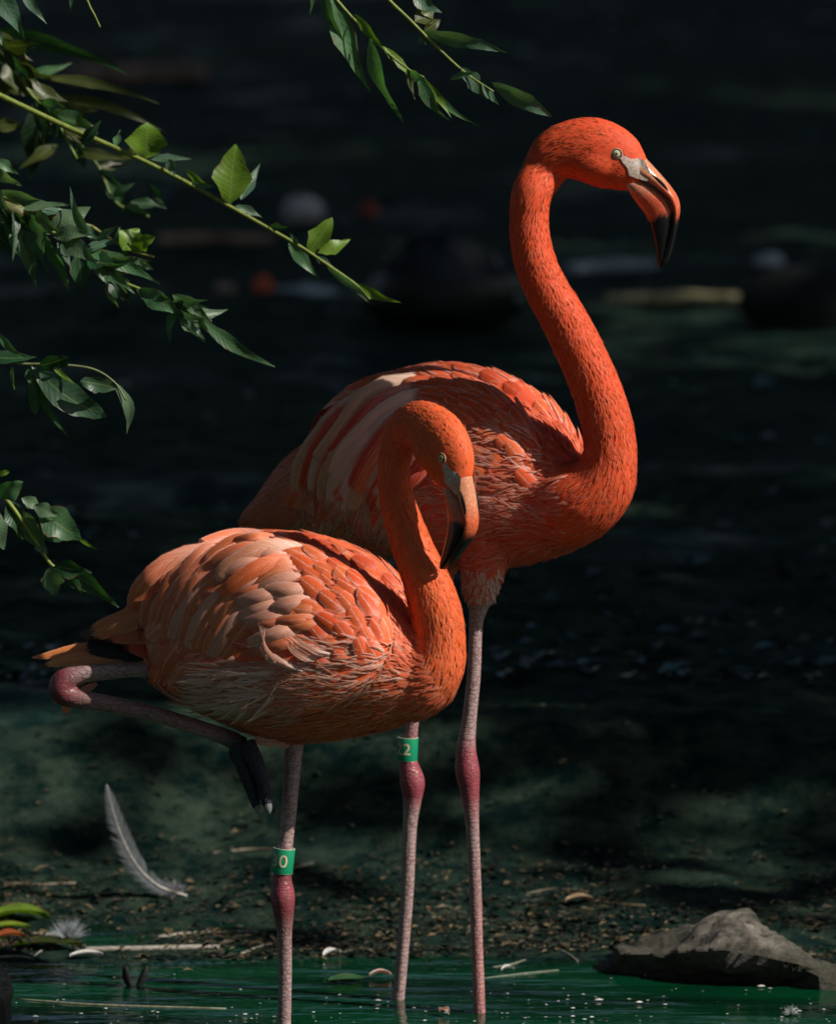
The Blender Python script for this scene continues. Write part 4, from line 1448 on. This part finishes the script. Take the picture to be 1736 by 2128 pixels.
# ragged spray at mid height
branch([(-60, 735), (-10, 745), (50, 756), (110, 757), (190, 766), (238, 795), (262, 832)], 0.0, -0.02, 4, 2, [
    (-8, 690, 52, 748, 20, G_MID), (-30, 742, 75, 742, 42, G_DARK), (82, 760, 142, 742, 48, G_DARK, dict(ragged=0.5, wide=0.6, tip=-0.4)), (66, 758, 222, 866, 70, (0.045, 0.110, 0.060), dict(ragged=0.35, wide=0.5, tip=-0.2)), (62, 768, 74, 862, 28, G_MID, dict(ragged=0.3, wide=0.6, tip=-0.3)), (72, 782, 146, 911, 22, G_MID, dict(bend=-0.05)), (26, 760, 32, 812, 13, G_YEL), (105, 757, 156, 797, 14, G_YEL),
    (242, 806, 166, 792, 44, (0.040, 0.100, 0.050), dict(ragged=0.4, wide=0.5, tip=-0.3)), (236, 796, 263, 902, 34, G_PALE, dict(ragged=0.5, bend=0.15)), (60, 765, 66, 800, 24, G_MID)], 1.2, stemc=(0.13, 0.15, 0.06, 1))
# lower spray, nearer the lens
branch([(-60, 985), (-10, 1015), (30, 1060), (75, 1128), (105, 1172), (125, 1182)], -0.55, -0.5, 5, 3, [
    (-35, 985, 20, 980, 34, G_YEL, BRO), (0, 1035, 48, 1002, 48, G_MID, BRO), (15, 1040, 45, 1118, 56, G_DARK, BRO), (45, 1035, 92, 1062, 30, G_PALE), (70, 1050, 128, 1070, 36, G_PALE), (78, 1060, 168, 1122, 74, G_MID, dict(wide=0.4, tip=0.0)), (48, 1062, 88, 1138, 62, G_PALE, dict(BRO, ragged=0.3)), (-15, 1055, 8, 1142, 50, G_PALE, BRO), (90, 1118, 165, 1112, 26, G_MID), (160, 1116, 202, 1142, 10, G_YEL),
    (72, 1125, 100, 1152, 30, G_PALE, dict(ragged=0.4)), (108, 1176, 112, 1238, 52, G_PALE, dict(BRO, ragged=0.45)), (112, 1178, 190, 1190, 44, G_DARK, dict(ragged=0.3)), (135, 1182, 247, 1262, 44, (0.03, 0.09, 0.03), dict(bend=0.04)), (140, 1195, 172, 1235, 20, G_DARK), (30, 1095, 48, 1122, 20, G_YEL)], 0.9, stemc=(0.22, 0.26, 0.05, 1))

# ------------------------------------------------------------------ trees at the right that shade the bank, others added to block sky light
def crown_mesh(name, nl, rad, seed, sz):
    rs = random.Random(seed)
    g = MB()
    clumps = []
    while len(clumps) < 46:
        v = Vector((rs.uniform(-1, 1), rs.uniform(-1, 1), rs.uniform(-1, 1)))
        if 0.25 < v.length < 0.92: clumps.append((v * rad, rs.uniform(0.22, 0.36) * rad))
    for i in range(nl):
        c, cr_ = clumps[rs.randrange(len(clumps))]
        v = Vector((rs.gauss(0, 1), rs.gauss(0, 1), rs.gauss(0, 1))).normalized() * (cr_ * rs.random() ** 0.45)
        p = c + v
        p.z *= 0.85
        d = Vector((rs.gauss(0, 1), rs.gauss(0, 1), rs.gauss(0, 0.6) - 0.3)).normalized()
        s = d.cross(Vector((rs.gauss(0, 1), rs.gauss(0, 1), rs.gauss(0, 1)))).normalized()
        L = sz * rs.uniform(0.7, 1.3); W = L * 0.45
        k = rs.uniform(0.7, 1.25)
        col = (0.030 * k, 0.068 * k, 0.022 * k, 1)
        g.add([p, p + d * L * 0.5 + s * W * 0.5, p + d * L, p + d * L * 0.5 - s * W * 0.5], [(0, 1, 2, 3)], None, [col] * 4)
    return g.mesh(name, M['far_leaf'], False)


CROWN = crown_mesh('crown', 8200, 3.4, 5, 0.32)
o = bpy.data.objects.new('crown', CROWN)
COL.objects.link(o)
o.parent = tree
o.scale = (0.78, 0.78, 0.62)
o.location = (-0.4, 0.2, 5.1)


def trunk_mesh(h, r_):
    g = MB()
    rs = random.Random(3)
    pts = [Vector((0, 0, -0.3)), Vector((0.1, 0.05, h * 0.3)), Vector((-0.05, 0.1, h * 0.65)), Vector((0.1, 0, h * 1.1))]
    tube(g, pts, r_, r_ * 0.35, (0.09, 0.07, 0.05, 1), 12, 20)
    for k in range(7):
        a = k * 2.4
        z = h * (0.55 + 0.07 * k)
        tube(g, [Vector((0, 0.05, z)), Vector((math.cos(a) * 1.0, math.sin(a) * 1.0, z + 0.6)), Vector((math.cos(a) * 2.2, math.sin(a) * 2.2, z + 1.5))], r_ * 0.35, r_ * 0.08, (0.09, 0.07, 0.05, 1), 8, 10)
    return g.mesh('trunk', M['bark'])


TRUNK = trunk_mesh(6.6, 0.22)


def shade_tree(x, y, rz, s, label, group):
    b_ = empty('shade_tree', (x, y, ground_h(x, y)))
    tag(b_, label, 'tree', group)
    b_.rotation_euler = (0, 0, rz)
    b_.scale = (s, s, s)
    for nm, me, z in (('trunk', TRUNK, 0.0), ('crown', CROWN, 7.2)):
        o = bpy.data.objects.new(nm, me)
        COL.objects.link(o)
        o.parent = b_
        o.location = (0, 0, z)
    return b_


KS = 7.3 / SUN.z
SX, SYO = KS * SUN.x, KS * SUN.y
for i, (yg, dx, s) in enumerate(((4.75, 0.0, 1.0), (10.2, 0.4, 1.0), (14.6, -0.3, 1.05), (19.8, 0.3, 1.1), (25.2, 0.0, 1.1), (31.0, 0.4, 1.15), (37.0, 0.0, 1.2), (43.0, 0.0, 1.2))):
    shade_tree(SX + dx + (s - 1) * 7, yg + SYO, i * 1.3, s, 'broad leafy tree growing out of view whose shade falls on the bank', 'trees shading the bank')
for i, (x, y, s) in enumerate(((-3.6, 6.5, 0.95), (4.4, 15.5, 1.0), (-4.2, 14, 1.0), (-5.0, 22, 1.1), (5.0, 25, 1.1), (-8.5, 5, 1.0), (-9, 12, 1.1), (-8.5, 19, 1.0), (-9.5, 26, 1.15), (-9, 33, 1.1), (-9.5, 40, 1.2))):  # unseen trees added beside and beyond the bank to hide the sky
    shade_tree(x, y, i * 1.7, s, 'broad leafy tree added out of view on the leafy branches side of the pond to hide the sky', 'trees added beside the pond to hide the sky')
for i, (x, y, s) in enumerate(((-4.6, -5.5, 1.0), (4.2, -9.0, 1.0), (-5.2, 2.6, 0.95), (-5.0, -12.5, 1.05), (-8.5, -2, 1.0), (-9.5, -9, 1.1), (-8.5, -16, 1.1), (-4, -21, 1.15), (2, -22, 1.1), (7.5, -20, 1.1), (12, -15, 1.1), (-3.5, -27, 1.3), (4, -28, 1.3))):  # unseen trees added around the near side to cut sky light
    shade_tree(x, y, i * 1.1, s, 'broad leafy tree added out of view on the near side of the pond to cut the sky light', 'trees added on the near side to cut the sky light')
for i, (x, y) in enumerate(((-9, 47), (-4.5, 49), (0.3, 48), (5, 49.5), (9.5, 47))):  # far row added to keep low sky off the ground and water
    shade_tree(x, y, i * 2.1, 1.25, 'dark leafy tree added to block the low sky, in the wood behind the pond', 'wood behind the pond')


# ------------------------------------------------------------------ rocks
def hull_rock(name, pts, label, disp, mat='rock', seed=0, cuts=4, group=None):
    bm = bmesh.new()
    for p in pts: bm.verts.new(p)
    r_ = bmesh.ops.convex_hull(bm, input=bm.verts[:])
    bmesh.ops.delete(bm, geom=[v for v in bm.verts if not v.link_faces], context='VERTS')
    bmesh.ops.triangulate(bm, faces=bm.faces[:])
    for _ in range(cuts):
        bmesh.ops.subdivide_edges(bm, edges=[e for e in bm.edges if e.calc_length() > 0.012], cuts=1)
        bmesh.ops.triangulate(bm, faces=bm.faces[:])
    for _ in range(0):
        bmesh.ops.smooth_vert(bm, verts=bm.verts[:], factor=0.5, use_axis_x=True, use_axis_y=True, use_axis_z=True)
    bm.normal_update()
    for v in bm.verts:
        p = v.co
        d = noise.fractal(Vector((p.x * 9 + seed, p.y * 9, p.z * 14)), 0.9, 2.1, 5) * disp + abs(noise.noise(Vector((p.x * 22 + seed, p.y * 22, p.z * 60)))) * disp * 0.5
        v.co = p + v.normal * d
    me = bpy.data.meshes.new(name)
    bm.to_mesh(me); bm.free()
    me.materials.append(M[mat])
    me.polygons.foreach_set('use_smooth', [True] * len(me.polygons))
    me.set_sharp_from_angle(angle=R(28))
    o = link(name, me)
    return tag(o, label, 'rock', group)


top = [(1278, 1962, 0.62), (1390, 1940, 0.64), (1474, 1922, 0.62), (1552, 1902, 0.56), (1588, 1930, 0.55), (1622, 1968, 0.52), (1660, 1996, 0.50)]
frontl = [(1290, 1985, 0.48), (1400, 1982, 0.42), (1500, 1975, 0.37), (1570, 1985, 0.35), (1640, 2002, 0.36), (1700, 2016, 0.37)]
low = [(1160, 2062, 0.62), (1200, 2050, 0.66), (1250, 2064, 0.60), (1400, 2072, 0.56), (1560, 2076, 0.54), (1700, 2076, 0.52)]
pts = [at(*p) for p in top + frontl] + [at(a, b, y) + Vector((0, 0, -0.05)) for a, b, y in low] + [at(a, 2030, 0.95) + Vector((0, 0, -0.08)) for a in (1290, 1450, 1620, 1700)]
hull_rock('rock', pts, 'peaked grey brown rock with a dark face standing in the pond by the bank', 0.020, seed=2)
pts = [at(1640, 2008, 0.40), at(1700, 2004, 0.42), at(1760, 2030, 0.40), at(1830, 2060, 0.42), at(1700, 2030, 0.34), at(1800, 2075, 0.34)] + [at(a, 2100, 0.40) + Vector((0, 0.1, -0.06)) for a in (1690, 1760, 1850)] + [at(a, 2095, 0.34) + Vector((0, 0, -0.04)) for a in (1715, 1780, 1850)]
hull_rock('rock', pts, 'low ochre edged rock sloping into the water beside the peaked rock', 0.016, seed=9)
pts = [at(-60, 1990, 0.10), at(-10, 2006, 0.08), at(18, 2030, 0.06), at(26, 2058, 0.03), at(-70, 2040, -0.02), at(10, 2075, -0.02), at(-60, 2020, 0.25)] + [at(a, b, 0.0) + Vector((0, 0, -0.08)) for a, b in ((-80, 2100), (22, 2098))] + [at(-40, 2060, 0.2) + Vector((0, 0, -0.1))]
hull_rock('rock', pts, 'small pale green rock in the green water below the straw litter', 0.006, seed=14)


def ground_pt(px, py):
    """where this line of sight meets the ground."""
    d = FWD + Vector((1, 0, 0)) * ((px - 868) / FPX) + UPV * ((1064 - py) / FPX)
    t = 11.0
    while t < 80:
        p = CAM + d * t
        if p.z < max(0.0, ground_h(p.x, p.y)):
            return p
        t += 0.01 if t < 16 else 0.05
    return CAM + d * t


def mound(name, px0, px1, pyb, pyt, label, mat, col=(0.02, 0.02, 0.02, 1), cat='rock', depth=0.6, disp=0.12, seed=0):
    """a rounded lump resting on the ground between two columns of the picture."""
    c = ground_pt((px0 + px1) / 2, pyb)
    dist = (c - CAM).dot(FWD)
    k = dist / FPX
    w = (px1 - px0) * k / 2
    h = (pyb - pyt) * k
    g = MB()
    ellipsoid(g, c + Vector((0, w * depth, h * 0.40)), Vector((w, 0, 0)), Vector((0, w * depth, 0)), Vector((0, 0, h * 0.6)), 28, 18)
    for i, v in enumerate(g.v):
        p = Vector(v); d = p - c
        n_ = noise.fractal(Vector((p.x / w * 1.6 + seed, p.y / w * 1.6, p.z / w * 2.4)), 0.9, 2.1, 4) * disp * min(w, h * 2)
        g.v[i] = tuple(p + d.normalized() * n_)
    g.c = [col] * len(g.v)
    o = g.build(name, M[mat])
    tag(o, label, cat)
    return o


M['wetstone'] = attr_material('wet_stone', 0.30, 0.4, 30, 0.5, 0.6, 0.01)
M['matte'] = attr_material('matte_stone', 0.7, 0.3, 25, 0.5, 0.6, 0.01)
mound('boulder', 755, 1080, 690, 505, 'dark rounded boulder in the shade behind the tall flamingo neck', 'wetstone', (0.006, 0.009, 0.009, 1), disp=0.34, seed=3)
mound('boulder', 1535, 1800, 680, 556, 'dark flat block of stone in the shade beside the paled log', 'matte', (0.006, 0.008, 0.008, 1), depth=0.3, disp=0.05, seed=8)
mound('stone', 585, 672, 462, 408, 'pale grey white stone lying far back beyond the leaf sprays', 'matte', (0.55, 0.54, 0.52, 1), seed=5)
mound('stone', 1565, 1630, 556, 528, 'small pale stone on the dark bank beyond the dark block', 'matte', (0.55, 0.60, 0.62, 1), seed=6)
mound('stone', 445, 488, 614, 588, 'small tan stone on the dark ground beside the orange stone', 'matte', (0.34, 0.26, 0.20, 1), seed=7)
mound('stone', 525, 568, 612, 572, 'small orange red stone lying on the dark ground', 'matte', (0.62, 0.13, 0.06, 1), seed=17)
mound('stone', 745, 785, 452, 418, 'small dull red stone beyond the pale grey stone', 'matte', (0.34, 0.07, 0.045, 1), seed=18)
mound('stone', 555, 700, 622, 596, 'flat bluish stone on the dark ground behind the orange stone', 'matte', (0.34, 0.42, 0.44, 1), seed=19)


def far_log(a, b, r_px, col, label, name='log', cat='log'):
    p, q = ground_pt(*a), ground_pt(*b)
    q = Vector((q.x, p.y + (q.y - p.y) * 0.4, q.z))
    k = (p - CAM).dot(FWD) / FPX
    g = MB()
    r_ = r_px * k
    m_ = p.lerp(q, 0.5) + Vector((0, 0.05, 0))
    arr = catmull([list(p), list(m_), list(q)], 16)
    arr = [Vector(x) + Vector((0, 0, r_ * 0.8)) for x in arr]
    rr = [r_ * (0.9 + 0.2 * noise.noise(Vector((i * 0.7, p.x, 0)))) for i in range(16)]
    loft(g, arr, rr, rr, (0, -1, 0.2), 12, col=col)
    return tag(g.build(name, M['bark']), label, cat)


far_log((330, 506), (572, 498), 12, (0.30, 0.22, 0.16, 1), 'thin tan fallen branch on the dark ground behind the leaf sprays', 'fallen_branch', 'branch')
far_log((150, 172), (430, 150), 22, (0.26, 0.19, 0.15, 1), 'weathered brown log lying far back under the trees')
far_log((1260, 632), (1532, 626), 13, (0.58, 0.52, 0.28, 1), 'mossy log paled for a sun dapple lying beside the dark block of stone')  # colour raised to stand in for the sun dapple on it
far_log((1185, 572), (1360, 562), 15, (0.46, 0.52, 0.52, 1), 'grey log standing in for reflected sky behind the bill of the taller flamingo')  # log put where a blue streak of reflected sky lies


# ------------------------------------------------------------------ litter on the bank
def flake(g, p, L, W, col, rz, tilt, up=0.0):
    c, s = math.cos(rz), math.sin(rz)
    d = Vector((c, s, math.sin(tilt) * 0.8)); e = Vector((-s, c, 0.25 * math.sin(rz * 3)))
    m_ = d * 0.5 + Vector((0, 0, 0.12))
    g.add([p, p + m_ * L + e * W * 0.5, p + d * L, p + m_ * L - e * W * 0.5], [(0, 1, 2, 3)], None, [(*col, 1)] * 4)


g = MB()
tones = [(0.14, 0.10, 0.045), (0.20, 0.155, 0.085), (0.06, 0.05, 0.026), (0.035, 0.045, 0.022), (0.17, 0.13, 0.07), (0.045, 0.05, 0.03), (0.02, 0.022, 0.016), (0.02, 0.022, 0.016), (0.012, 0.014, 0.010)]
for i in range(12000):
    x = random.uniform(-1.0, 1.0)
    sy = shore_y(x)
    y = sy + abs(random.gauss(0.0, 0.42)) - 0.03 - (0.14 * random.random() ** 2 if random.random() < 0.25 else 0)
    if noise.noise(Vector((x * 3, y * 6, 2))) < -0.15 and random.random() < 0.8: continue
    tv = random.uniform(0.35, 0.95)
    L = 0.005 + 0.016 * random.random() ** 1.5 + (0.014 if random.random() < 0.04 else 0)
    flake(g, Vector((x, y, max(0.002, ground_h(x, y)) + random.uniform(0.0, 0.006))), L, L * random.uniform(0.25, 0.7), tuple(c * tv for c in random.choice(tones)), random.uniform(0, 6.3), random.uniform(-0.1, 0.5))
tag(g.build('leaf_litter', M['litter'], smooth=False), 'brown leaf litter strewn along the muddy bank', 'leaf litter', kind='stuff')
g = MB()
for i in range(1500):
    y = 2.2 + 40 * random.random() ** 2.2
    hw_ = 0.058 * (y + 12)
    x = random.uniform(-hw_, hw_)
    if noise.noise(Vector((x * 0.9, y * 0.8, 5))) < 0.02: continue
    L = random.uniform(0.015, 0.05) * (1 + y / 16)
    tone = random.choice([(0.01, 0.03, 0.03), (0.02, 0.05, 0.05), (0.01, 0.02, 0.02), (0.05, 0.12, 0.13), (0.05, 0.055, 0.03)])  # teal blue tones stand in for sky glints on wet leaves
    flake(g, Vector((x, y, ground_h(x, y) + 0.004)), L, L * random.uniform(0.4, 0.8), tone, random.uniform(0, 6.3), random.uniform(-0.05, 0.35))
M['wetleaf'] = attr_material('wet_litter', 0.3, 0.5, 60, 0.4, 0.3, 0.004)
tag(g.build('wet_leaf_litter', M['wetleaf'], smooth=False), 'dark wet leaves, some tinted for sky glints, scattered over the shaded ground', 'leaf litter', kind='stuff')

# straws and sticks at the water's edge
WEDGE = [
    ((152, 1978), (300, 1976), (456, 1972), 6.5, (0.44, 0.40, 0.34), 'thick pale reed stem lying along the edge of the water'),
    ((328, 1950), (380, 1944), (440, 1940), 4, (0.40, 0.37, 0.30), 'short pale reed piece behind the thick reed stem'),
    ((20, 1941), (90, 1944), (168, 1946), 3.5, (0.36, 0.33, 0.27), 'pale straw running into the white down tuft'),
    ((500, 1984), (545, 1968), (600, 1956), 3, (0.38, 0.35, 0.28), 'thin tilted straw beyond the end of the thick reed'),
    ((560, 1944), (610, 1950), (662, 1948), 3, (0.34, 0.31, 0.27), 'grey straw lying just beyond the tilted straw'),
    ((655, 1964), (720, 1972), (772, 1978), 3.5, (0.34, 0.30, 0.22), 'tan straw between the standing leg and the banded legs'),
    ((658, 1986), (710, 1982), (752, 1970), 3, (0.36, 0.33, 0.24), 'curved straw floating under the tan straw'),
    ((34, 2078), (200, 2090), (470, 2098), 2.2, (0.36, 0.36, 0.24), 'long thin straw floating on the green water by the small rock'),
    ((1000, 2036), (1080, 2026), (1160, 2018), 2.2, (0.22, 0.25, 0.18), 'thin straw on dark water beside the tall bird leg'),
    ((1022, 2012), (1060, 2006), (1092, 1996), 2.0, (0.24, 0.24, 0.18), 'short dark straw behind the thin floating straw'),
    ((1160, 1975), (1180, 1985), (1200, 2000), 2.5, (0.30, 0.30, 0.24), 'short stub of straw sticking up by the mud edge'),
    ((-20, 1992), (40, 1990), (72, 1996), 3, (0.36, 0.34, 0.26), 'pale straw bent over the small green rock'),
    ((68, 1992), (90, 1976), (112, 1974), 2.6, (0.34, 0.32, 0.26), 'small arched straw standing out of the green water'),
    ((562, 1820), (600, 1808), (650, 1796), 4, (0.26, 0.24, 0.18), 'short stick lying on the litter behind the standing leg'),
    ((1250, 1878), (1300, 1884), (1340, 1885), 4, (0.28, 0.20, 0.12), 'short brown stick on the litter beyond the peaked rock'),
    ((440, 1776), (520, 1768), (600, 1770), 4, (0.20, 0.17, 0.12), 'dull twig lying at the foot of the bank'),
    ((0, 1838), (80, 1842), (160, 1838), 4, (0.28, 0.23, 0.17), 'brown twig lying on the leaf litter near the curled grey feather'),
    ((1090, 1860), (1150, 1850), (1220, 1856), 3, (0.20, 0.18, 0.13), 'dull twig lying on the dark mud'),
]
for a, m_, b, rpx, col, lab in WEDGE:
    P3 = []
    for (x, y) in (a, m_, b):
        p = ground_pt(x, y)
        P3.append(p + Vector((0, 0, rpx / S_PX * 0.7)))
    g = MB()
    n_ = 14
    arr = catmull([list(p) for p in P3], n_)
    rr = [rpx / S_PX * (0.75 + 0.35 * max(0.0, math.sin(math.pi * i / (n_ - 1))) ** 0.5) for i in range(n_)]
    loft(g, arr, rr, rr, (0, -0.3, 1), 8, col=(*col, 1))
    g.c = [tuple(c_ * 0.7 for c_ in q_[:3]) + (1,) for q_ in g.c]
    tag(g.build('straw', M['straw']), lab, 'straw', 'straws and sticks along the bank')

# loose feather standing curled on the bank
p0 = ground_pt(384, 1866)
Yf = p0.y
lf = empty('loose_feather', p0)
tag(lf, 'curled grey feather leaning up from the leaf litter on the bank', 'feather')
cpx = [(388, 1862), (330, 1842), (285, 1800), (255, 1745), (236, 1690), (221, 1630)]
cpts = [at(a, b, Yf - 0.01 * i) for i, (a, b) in enumerate(cpx)]
dense = [Vector(x) for x in catmull([list(p) for p in cpts], 41)]
g = MB()
nn_ = []
dd_ = []
for i in range(0, 41, 2):
    d = (dense[min(i + 1, 40)] - dense[max(i - 1, 0)]).normalized()
    n2 = Vector((0.25, -1, 0.2)); n2 = (n2 - d * n2.dot(d)).normalized()
    nn_.append(n2); dd_.append(d)
for side in (-1, 1):
    for k in range(230):
        t = 0.06 + 0.93 * k / 229
        x = t * 40
        i = min(39, int(x))
        p = dense[i].lerp(dense[i + 1], x - i)
        d = dd_[min(20, i // 2)]; n2 = nn_[min(20, i // 2)]
        sd = n2.cross(d) * side
        wid = 34 / S_PX * (max(0.0, math.sin(math.pi * min(1, 0.10 + 0.90 * t))) ** 0.7) * random.uniform(0.75, 1.05)
        if noise.noise(Vector((t * 9, side * 4.0, 0))) > 0.42: wid *= 0.45
        e = (sd * 0.8 + d * 0.65 + n2 * random.uniform(-0.12, 0.12)).normalized()
        pts_ = [p, p + e * wid * 0.55, p + e * wid + d * wid * 0.25]
        v = random.uniform(0.75, 1.1)
        vane(g, pts_, [n2] * 3, [e] * 3, 0.0026, (0.16 * v, 0.18 * v, 0.19 * v), 0.0, 2, 2)
g.build('vane', M['down'], lf)
g = MB()
loft(g, dense, [3.0 / S_PX * (1 - 0.75 * i / 40) for i in range(41)], [3.0 / S_PX * (1 - 0.75 * i / 40) for i in range(41)], (0, -1, 0), 6, col=(0.45, 0.42, 0.38, 1))
g.build('shaft', M['straw'], lf)


def down_tuft(name, c, n_, L, col, label, cat='feather', up=0.3, parent=None):
    g = MB()
    for k in range(n_):
        d = Vector((random.gauss(0, 1), random.gauss(0, 1), abs(random.gauss(0, 1)) * 0.9 + up)).normalized()
        l_ = L * random.uniform(0.5, 1.1)
        bend = Vector((random.gauss(0, 0.25), random.gauss(0, 0.25), random.gauss(0, 0.2)))
        pts_ = [c + d * (l_ * t) + bend * (l_ * t * t * 0.5) for t in (0, 0.35, 0.7, 1)]
        nn = Vector((0, -1, 0.3)); nn = (nn - d * nn.dot(d)).normalized()
        vane(g, pts_, [nn] * 4, [d] * 4, 0.0016, col, 0.2, 2, 2)
    o = g.build(name, M['down'], parent)
    if label: tag(o, label, cat)
    return o


down_tuft('downy_base', ground_pt(362, 1862) + Vector((0, 0, 0.006)), 150, 0.026, (0.26, 0.28, 0.29), None, parent=lf)
c0 = ground_pt(140, 1968)
down_tuft('down_feather', c0 + Vector((0, 0, 0.014)), 420, 0.034, (0.40, 0.44, 0.46), 'fluffy white down feather standing at the edge of the water')
down_tuft('down_feather', on_level(1642, 2112) + Vector((0, 0, 0.004)), 160, 0.014, (0.42, 0.45, 0.44), 'white down feather floating on the water below the ochre edged rock', up=0.0)


def lying_leaf(px, py, L, W, rz, col, label, name='fallen_leaf', mat='leaf', lift=0.012, cat='leaf', z=None):
    p = ground_pt(px, py)
    d = Vector((math.cos(rz), math.sin(rz), 0))
    g = MB()
    nseg = 8
    vs, uv, cs = [], [], []
    e = Vector((-d.y, d.x, 0))
    for i in range(nseg + 1):
        t = i / nseg
        w = max(0.03, max(0.0, math.sin(math.pi * min(1, 0.04 + 0.96 * t))) ** 0.8)
        for a in (-1, -0.5, 0, 0.5, 1):
            vs.append(p + d * (L * (t - 0.5)) + e * (a * W * 0.5 * w) + Vector((0, 0, 0.004 + lift * (math.sin(math.pi * t) * 0.6 + 0.5 * a * a))))
            uv.append((0.5 + 0.5 * a, t)); cs.append((*col, 1))
    g.add(vs, [(i * 5 + j, i * 5 + j + 1, i * 5 + j + 6, i * 5 + j + 5) for i in range(nseg) for j in range(4)], uv, cs)
    return tag(g.build(name, M[mat]), label, cat)


lying_leaf(40, 1918, 0.10, 0.07, 0.1, (0.15, 0.25, 0.025), 'bright yellow green leaf lying on the bank litter', lift=0.022)
lying_leaf(20, 1936, 0.07, 0.035, 0.2, (0.22, 0.30, 0.03), 'narrow olive green leaf lying in front of the bright leaf', lift=0.010)
lying_leaf(22, 1958, 0.05, 0.04, 0.3, (0.36, 0.085, 0.025), 'orange red withered leaf lying beside the pale straw', lift=0.014)
lying_leaf(100, 1972, 0.11, 0.06, 0.0, (0.05, 0.07, 0.012), 'dark olive leaf lying under the white down tuft', lift=0.012)
lying_leaf(722, 2042, 0.06, 0.05, 0.2, (0.05, 0.14, 0.05), 'small green leaf floating on the water between the birds legs', lift=0.006)
lying_leaf(180, 1992, 0.055, 0.022, 0.3, (0.60, 0.60, 0.56), 'small white feather lying on the water under the down tuft', 'small_feather', 'down', 0.008, 'feather')
lying_leaf(790, 2034, 0.035, 0.012, 0.2, (0.62, 0.15, 0.07), 'tiny orange feather floating beside the green floating leaf', 'small_feather', 'down', 0.010, 'feather')
lying_leaf(922, 2112, 0.026, 0.014, 2.2, (0.60, 0.24, 0.12), 'tiny tan feather floating between the two legs of the taller flamingo', 'small_feather', 'down', 0.010, 'feather')
lying_leaf(1055, 2022, 0.022, 0.014, 0.4, (0.55, 0.58, 0.55), 'tiny white feather floating by the thin straw', 'small_feather', 'down', 0.008, 'feather')
lying_leaf(690, 1990, 0.04, 0.018, 0.8, (0.50, 0.52, 0.50), 'small grey white feather at the water edge by the curved straw', 'small_feather', 'down', 0.010, 'feather')
lying_leaf(1205, 1880, 0.05, 0.03, 0.2, (0.34, 0.24, 0.14), 'tan withered leaf on the mud beyond the peaked rock', 'fallen_leaf', 'litter', 0.012)
# black curled leaf standing out of the water
g = MB()
q = on_level(280, 2048)
for s_ in (-1, 1):
    arr = catmull([list(q + Vector((s_ * 0.004, 0, -0.005))), list(q + Vector((s_ * 0.013, 0, 0.012))), list(q + Vector((s_ * 0.017 + 0.002, 0.004, 0.030)))], 8)
    loft(g, arr, [0.0035 + 0.003 * math.sin(math.pi * i / 7) for i in range(8)], [0.0035] * 8, (0, -1, 0), 8, col=(0.008, 0.010, 0.008, 1))
tag(g.build('curled_leaf', M['matte']), 'black curled leaf sticking up out of the green water', 'leaf')
# specks of dust and down on the water
g = MB()
for i in range(130):
    px, py = random.uniform(0, 1736), 2010 + 118 * random.random() ** 0.6
    p = on_level(px, py, 0.0025)
    if ground_h(p.x, p.y) > -0.01: continue
    r_ = random.uniform(0.0006, 0.0026) * (1.8 if random.random() < 0.1 else 1)
    k = random.uniform(0.3, 0.7)
    vs = [p + Vector((math.cos(a) * r_ * 1.6, math.sin(a) * r_, 0)) for a in (0, 1.1, 2.2, 3.3, 4.4, 5.4)] + [p + Vector((0, 0, r_ * 0.5))]
    g.add(vs, [(j, (j + 1) % 6, 6) for j in range(6)], None, [(k, k, k * 0.92, 1)] * 7)
tag(g.build('floating_specks', M['matte']), 'pale specks of dust and down floating on the green water', 'specks', kind='stuff')
